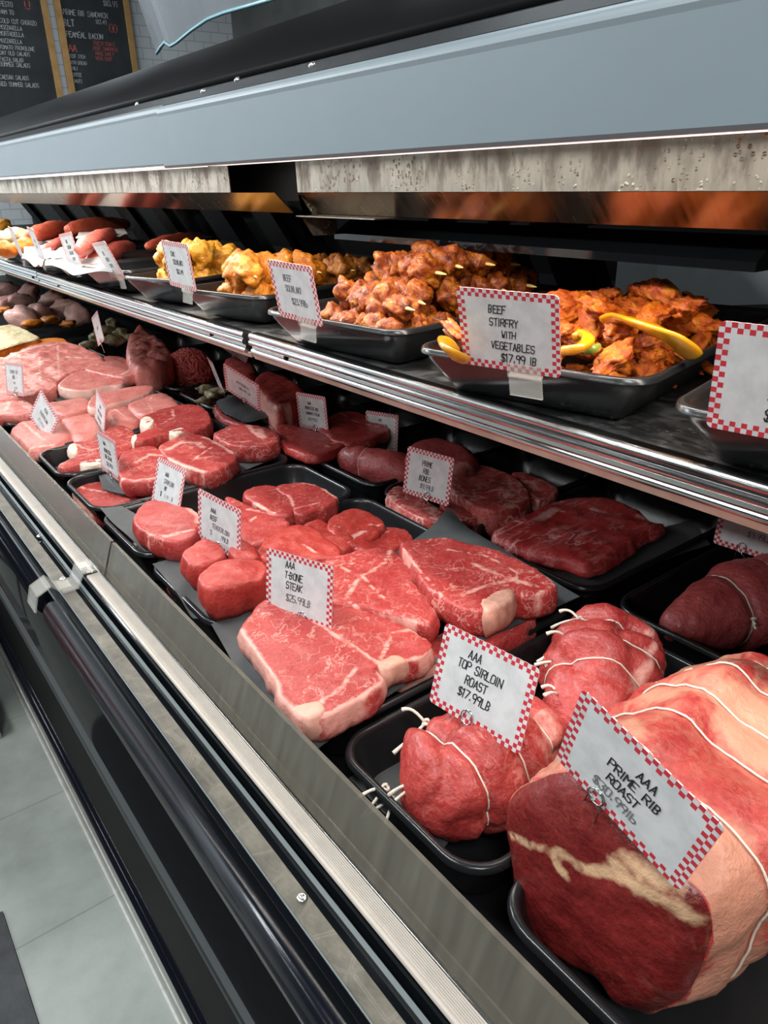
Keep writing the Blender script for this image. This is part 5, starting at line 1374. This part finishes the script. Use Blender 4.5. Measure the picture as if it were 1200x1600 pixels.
def card_frame(ctr, ya, pi, ro):
    cy, sy = math.cos(ya), math.sin(ya)
    ex = Vector((sy, -cy, 0)); n = Vector((-cy, -sy, 0))
    ey = Vector((0, 0, 1)) * math.cos(pi) - n * math.sin(pi)
    e2 = ex * math.cos(ro) + ey * math.sin(ro); ey = ey * math.cos(ro) - ex * math.sin(ro)
    n = e2.cross(ey)
    m = Matrix.Identity(4)
    for i in range(3): m[i][0], m[i][1], m[i][2], m[i][3] = e2[i], ey[i], n[i], ctr[i]
    return m


def card_mesh():
    P = rrect(CW, CHH, 0.0042, 5); n = len(P); t = 0.0004
    v = [(x, y, -t) for x, y in P] + [(x, y, t) for x, y in P]
    me = bpy.data.meshes.new('price_card')
    me.from_pydata(v, [], [tuple(range(n - 1, -1, -1)), tuple(range(n, 2 * n))] + [(i, (i + 1) % n, n + (i + 1) % n, n + i) for i in range(n)])
    uv = me.uv_layers.new(name='UVMap')
    for l in me.loops:
        p = me.vertices[l.vertex_index].co; uv.data[l.index].uv = (p.x / CW + 0.5, p.y / CHH + 0.5)
    me.materials.append(MT['card']); me.update()
    return me


CARD = card_mesh()


def local_part(name, v, f, mat, parent, smooth=False):
    me = bpy.data.meshes.new(name); me.from_pydata([tuple(p) for p in v], [], f); me.materials.append(MT[mat])
    if smooth: me.polygons.foreach_set('use_smooth', [True] * len(me.polygons))
    o = bpy.data.objects.new(name, me); COL.objects.link(o); o.parent = parent; return o


def card(ctr, ypr, lines, label, hold, pin=0.0, cl=-0.002):
    """lines: (text, x centre, base line y, height, ink)"""
    o = bpy.data.objects.new('price_card', CARD); COL.objects.link(o)
    c = (ctr[0], ctr[1], ctr[2] + 1.12)
    o.matrix_world = card_frame(c, *ypr)
    tag(o, label, 'price card', 'checkered price cards')
    by = {}
    for k, (s, x, y, h, ink) in enumerate(lines):
        h *= 0.84; w = text_width(s, h, 0.66)
        v, f, _ = stroke_text(s, x - w / 2, y, h, max(0.0006, h * 0.12), seed=len(label) + k, z=0.0006, wx=0.66, slant=0.10)
        V, F = by.setdefault(ink, ([], [])); F += [tuple(i + len(V) for i in q) for q in f]; V += v
    for ink, (V, F) in by.items(): local_part('lettering', V, F, ink, o)
    yb = -CHH / 2
    if hold == 'pin':
        P = []
        for a in np.linspace(-PI * 0.35, 2 * PI * 1.55, 34): P.append((pin + 0.0055 * math.sin(a), yb + 0.0035 + 0.0062 * -math.cos(a) + 0.002, 0.0012 + 0.0005 * math.sin(a * .5)))
        P = [(pin + 0.0050, yb - 0.024, -0.001), (pin + 0.0052, yb - 0.004, 0.001)] + P + [(pin - 0.0058, yb - 0.004, -0.001), (pin - 0.0075, yb - 0.022, -0.003)]
        v, f = tube(P, 0.00055, 6); local_part('wire_pin', v, f, 'wire', o, True)
    else:
        b = MB()
        x0, x1 = cl, cl + 0.030
        b.box(x0, x1, yb - 0.003, yb + 0.0075, 0.0009, 0.0030).box(x0, x1, yb - 0.003, yb + 0.0075, -0.0030, -0.0009).box(x0, x1, yb - 0.0045, yb - 0.003, -0.003, 0.003)
        b.add([(x0, yb - 0.0045, 0.001), (x1, yb - 0.0045, 0.001), (x1 + 0.003, yb - 0.020, 0.006), (x0 + 0.003, yb - 0.020, 0.006), (x0, yb - 0.0045, -0.001), (x1, yb - 0.0045, -0.001), (x1 + 0.003, yb - 0.020, 0.004), (x0 + 0.003, yb - 0.020, 0.004)],
              [(0, 1, 2, 3), (7, 6, 5, 4), (0, 4, 5, 1), (1, 5, 6, 2), (2, 6, 7, 3), (3, 7, 4, 0)])
        local_part('clear_clip', b.v, b.f, 'clear', o)
    return o


I, S1, S2 = 'ink', 'smear1', 'smear2'
card((0.3236, 0.5837, -0.3834), (0.292, 0.184, 0.046), [('AAA', -.012, .0195, .0085, I), ('T-BONE', -.007, .008, .0088, I), ('STEAK', -.006, -.003, .0088, I), ('$25.99LB', 0.0, -.0165, .0088, S1)], 'price card reading AAA T-BONE STEAK pinned into the large front steak', 'pin', 0.006)
card((0.336, 0.3288, -0.3600), (0.12, 0.29, 0.005), [('AAA', -.011, .0165, .0085, I), ('TOP SIRLOIN', -.004, .0065, .0085, I), ('ROAST', -.005, -.0045, .0085, I), ('$17.99LB', -.004, -.016, .0088, I)], 'price card reading AAA TOP SIRLOIN ROAST $17.99LB on the front sirloin roast', 'pin', -0.006)
card((0.277, 0.159, -0.296), (-0.07, -0.105, -0.28), [('AAA', .006, .012, .0085, I), ('PRIME RIB', .001, .001, .0085, I), ('ROAST', -.003, -.010, .0085, I), ('$30.99lb', -.005, -.0215, .0085, S1)], 'steeply tilted price card reading AAA PRIME RIB ROAST on the big roast', 'pin', -0.014)
card((0.333, 0.790, -0.388), (0.157, 0.105, -0.05), [('AAA', -.012, .012, .0075, I), ('BEEF', -.011, .002, .0075, I), ('TENDERLOIN', .004, -.0085, .0075, S1), ('$', -.017, -.019, .008, S2), ('.99LB', .012, -.019, .0075, S1)], 'price card reading AAA BEEF TENDERLOIN with a half wiped price', 'pin', 0.0)
card((0.347, 0.991, -0.403), (0.05, 0.33, 0.035), [('AAA', -.008, .0125, .0075, I), ('STRIPLOIN', .001, .002, .0075, S1), ('NY', -.006, -.008, .0075, I), ('$', -.018, -.0185, .0075, I), ('1 .99', .0, -.0185, .006, S2), ('B', .019, -.0185, .0075, S1)], 'price card reading AAA STRIPLOIN NY with a mostly wiped price', 'pin', -0.002)
card((0.326, 1.194, -0.406), (0.02, 0.035, 0.02), [('AAA', -.010, .016, .0075, I), ('BONELESS', .0, .004, .0075, I), ('RIB STEAK', .001, -.007, .0075, I), ('$26.99LB', .002, -.019, .0075, S1)], 'narrow-looking price card of the ribeye steaks, four lines of writing', 'pin', 0.0)
card((0.310, 1.536, -0.416), (0.244, 0.31, -0.56), [('PORK', .0, .012, .008, S1), ('TENDERLOIN', .0, -.002, .0078, S1), ('$7.99LB', .0, -.017, .008, S2)], 'diamond-tilted price card standing in the front pork pieces', 'pin', 0.0)
card((0.409, 1.500, -0.420), (-0.10, 0.18, -0.22), [('AAA', .0, .012, .008, S1), ('RIB STEAK', .0, -.002, .008, S1), ('$34.99LB', .0, -.017, .008, S1)], 'price card seen almost edge-on between pork and rib steaks', 'pin', 0.0)
card((0.315, 1.77, -0.383), (0.19, 0.19, 0.085), [('CENTRE CUT', .0, .012, .008, S1), ('RIB', -.003, .0, .009, S1), ('PORK', .0, -.011, .006, S2), ('$4.99', .006, -.022, .006, S2)], 'far left price card in front of the rib rack', 'pin', 0.004)
card((0.540, 1.864, -0.315), (-0.09, 0.0, 0.33), [('$8.99', .0, -.002, .008, S2)], 'blank-looking tilted card left of the upright pork piece', 'pin', 0.0)
card((0.657, 1.474, -0.377), (-0.28, -0.26, 0.05), [('MED', .0, .004, .008, S2), ('GROUND', .0, -.008, .008, S2)], 'price card turned almost edge-on beside the ground beef heap', 'pin', 0.0)
card((0.613, 1.262, -0.355), (0.227, -0.33, -0.40), [('BUTTERFLY', .002, .004, .0070, S1), ('$10.99 LB', .006, -.009, .0070, S1)], 'steeply tilted price card leaning over crumpled grey paper', 'pin', 0.002)
card((0.708, 1.169, -0.402), (0.105, 0.0, 0.07), [('AAA', -.006, .0145, .0068, I), ('BONELESS RIB', .0, .0045, .0068, I), ('SANDWICH STEAK', .002, -.0055, .0062, I), ('$29.99LB', .0, -.017, .0072, S1)], 'price card reading AAA BONELESS RIB SANDWICH STEAK under the shelf', 'pin', 0.006)
card((0.803, 1.077, -0.437), (0.09, 0.16, 0.10), [('AAA', -.004, .018, .0068, I), ('TOP SIRLOIN', .0, .0075, .0068, I), ('STEAK', .0, -.003, .0075, I), ('$21.99B', .010, -.018, .0075, S1)], 'price card reading TOP SIRLOIN STEAK, its top hidden by the shelf edge', 'pin', 0.002)
card((0.644, 0.754, -0.391), (0.105, 0.21, 0.035), [('PRIME', -.003, .0125, .0088, I), ('RIB', -.004, .0015, .0088, I), ('BONES', -.005, -.0095, .0088, I), ('$9.99LB', .001, -.0205, .0080, S1)], 'price card reading PRIME RIB BONES $9.99LB', 'pin', 0.004)
card((0.800, 0.352, -0.374), (0.10, 0.10, 0.0), [('EYE OF', .0, .012, .008, I), ('ROUND', .0, .001, .008, I), ('$9.99LB', .004, -.014, .008, S1)], 'price card over the eye of round roast, only its lower strip visible', 'pin', -0.012)
card((0.860, 0.62, -0.342), (0.10, 0.10, -0.05), [('FLANK', .0, .008, .008, I), ('$19.99LB', .0, -.010, .008, S1)], 'price card of the flank steak, only a checkered corner below the shelf', 'pin', 0.0)
card((0.80, 2.02, -0.300), (0.10, 0.10, 0.1), [('$5.99', .0, -.006, .008, S2)], 'small white tag among the far poultry pieces', 'pin', 0.0)
card((0.790, 1.62, -0.345), (0.3, 0.3, -0.3), [('$4.99', .0, -.006, .008, S2)], 'white card leaning between the upright pork and the ground beef', 'pin', 0.0)
card((0.449, 0.425, -0.116), (0.28, -0.26, -0.015), [('BEEF', -.009, .0155, .0078, I), ('STIRFRY', -.004, .0045, .0078, I), ('WITH', .0, -.0055, .0072, I), ('VEGETABLES', .003, -.016, .0078, I), ('$17.99 lB', .008, -.027, .0085, I)], 'large sharp price card reading BEEF STIRFRY WITH VEGETABLES $17.99', 'clip', -0.016)
card((0.461, 0.783, -0.120), (0.05, -0.19, -0.03), [('BEEF', -.010, .0130, .0085, S1), ('SOUVLAKI', -.002, .0005, .0085, S1), ('$23.99lb', .006, -.0145, .0088, S1)], 'price card reading BEEF SOUVLAKI clipped to the skewer tray', 'clip', -0.022)
e_ = onz(1109, 668, 0.970)
card((e_[0] + 0.004, e_[1] - 0.0440, 0.970 + 0.0340 - 1.12), (0.22, -0.16, -0.02), [('TERIYAKI', .002, .0165, .0092, I), ('BEEF', .0, .003, .009, I), ('STIRFRY', .003, -.0105, .0092, I), ('$17.99LB', .004, -.0235, .0092, I)], 'price card of the teriyaki stir-fry, cut off by the right edge of the photo', 'clip', 0.000)
card((0.472, 1.150, -0.115), (0.05, -0.10, -0.03), [('CHK', -.012, .0130, .0085, I), ('SOUVLAKI', .0, .001, .0085, I), ('$12.49', .001, -.013, .0085, I)], 'price card clipped in front of the orange chicken skewers', 'clip', -0.022)
card((0.472, 1.486, -0.128), (0.0, -0.36, 0.10), [('CHK', -.004, .010, .008, S1), ('GREEK', .0, -.002, .008, S1), ('$8.99', .003, -.014, .008, S1)], 'leaning grey-looking price card in front of the pink sausage rolls', 'clip', -0.010)
card((0.473, 1.728, -0.123), (0.03, -0.12, 0.10), [('HOT', -.006, .0145, .008, I), ('ITALIAN', -.002, .003, .008, I), ('SAUSAGE', .003, -.009, .008, S1), ('$5.99', .007, -.021, .007, S1)], 'price card with four dark lines, third from the left on the shelf', 'clip', -0.012)
card((0.440, 1.869, -0.115), (-0.10, -0.19, -0.03), [('BACON', .0, .004, .008, S2), ('$6.99', .0, -.009, .008, S2)], 'price card seen edge-on, second from the left on the shelf', 'clip', -0.012)
card((0.440, 2.06, -0.120), (-0.12, -0.19, -0.03), [('CHICKEN', .0, .004, .008, S2)], 'price card seen edge-on at the left edge of the shelf', 'clip', -0.012)

# ------------------------------------------------------------------ display rack standing in the aisle, at the left edge
rk = empty('display_rack', (-0.28, 1.95, 0.0))
tag(rk, 'low grey display rack of red packets standing in the aisle beside the case', 'rack')
MB().box(-0.62, 0.085, 1.56, 2.5, 0.0, 0.10).build('plinth', MT['rackmetal'], rk)
MB().box(-0.60, 0.06, 1.60, 2.48, 0.10, 0.13).build('lower_shelf', MT['rackmetal'], rk)
MB().box(-0.60, 0.05, 1.62, 2.48, 0.42, 0.45).build('upper_shelf', MT['rackmetal'], rk)
for x in (-0.59, 0.03):
    for y in (1.63, 2.46): MB().box(x - 0.012, x + 0.012, y - 0.012, y + 0.012, 0.13, 0.62).build('post', MT['rackmetal'], rk)
for i in range(6):
    for j, z in enumerate((0.13, 0.45)):
        b = MB(); x = -0.05 - 0.0 * i; y = 1.70 + i * 0.125
        b.box(x - 0.07, x + 0.07, y - 0.045, y + 0.045, z, z + 0.13)
        o = b.build('red_packet', MT['redpack']); tag(o, 'red packet on the lower shelf of the aisle rack' if j == 0 else 'red packet on the upper shelf of the aisle rack', 'packet', 'red packets on the lower rack shelf' if j == 0 else 'red packets on the upper rack shelf')
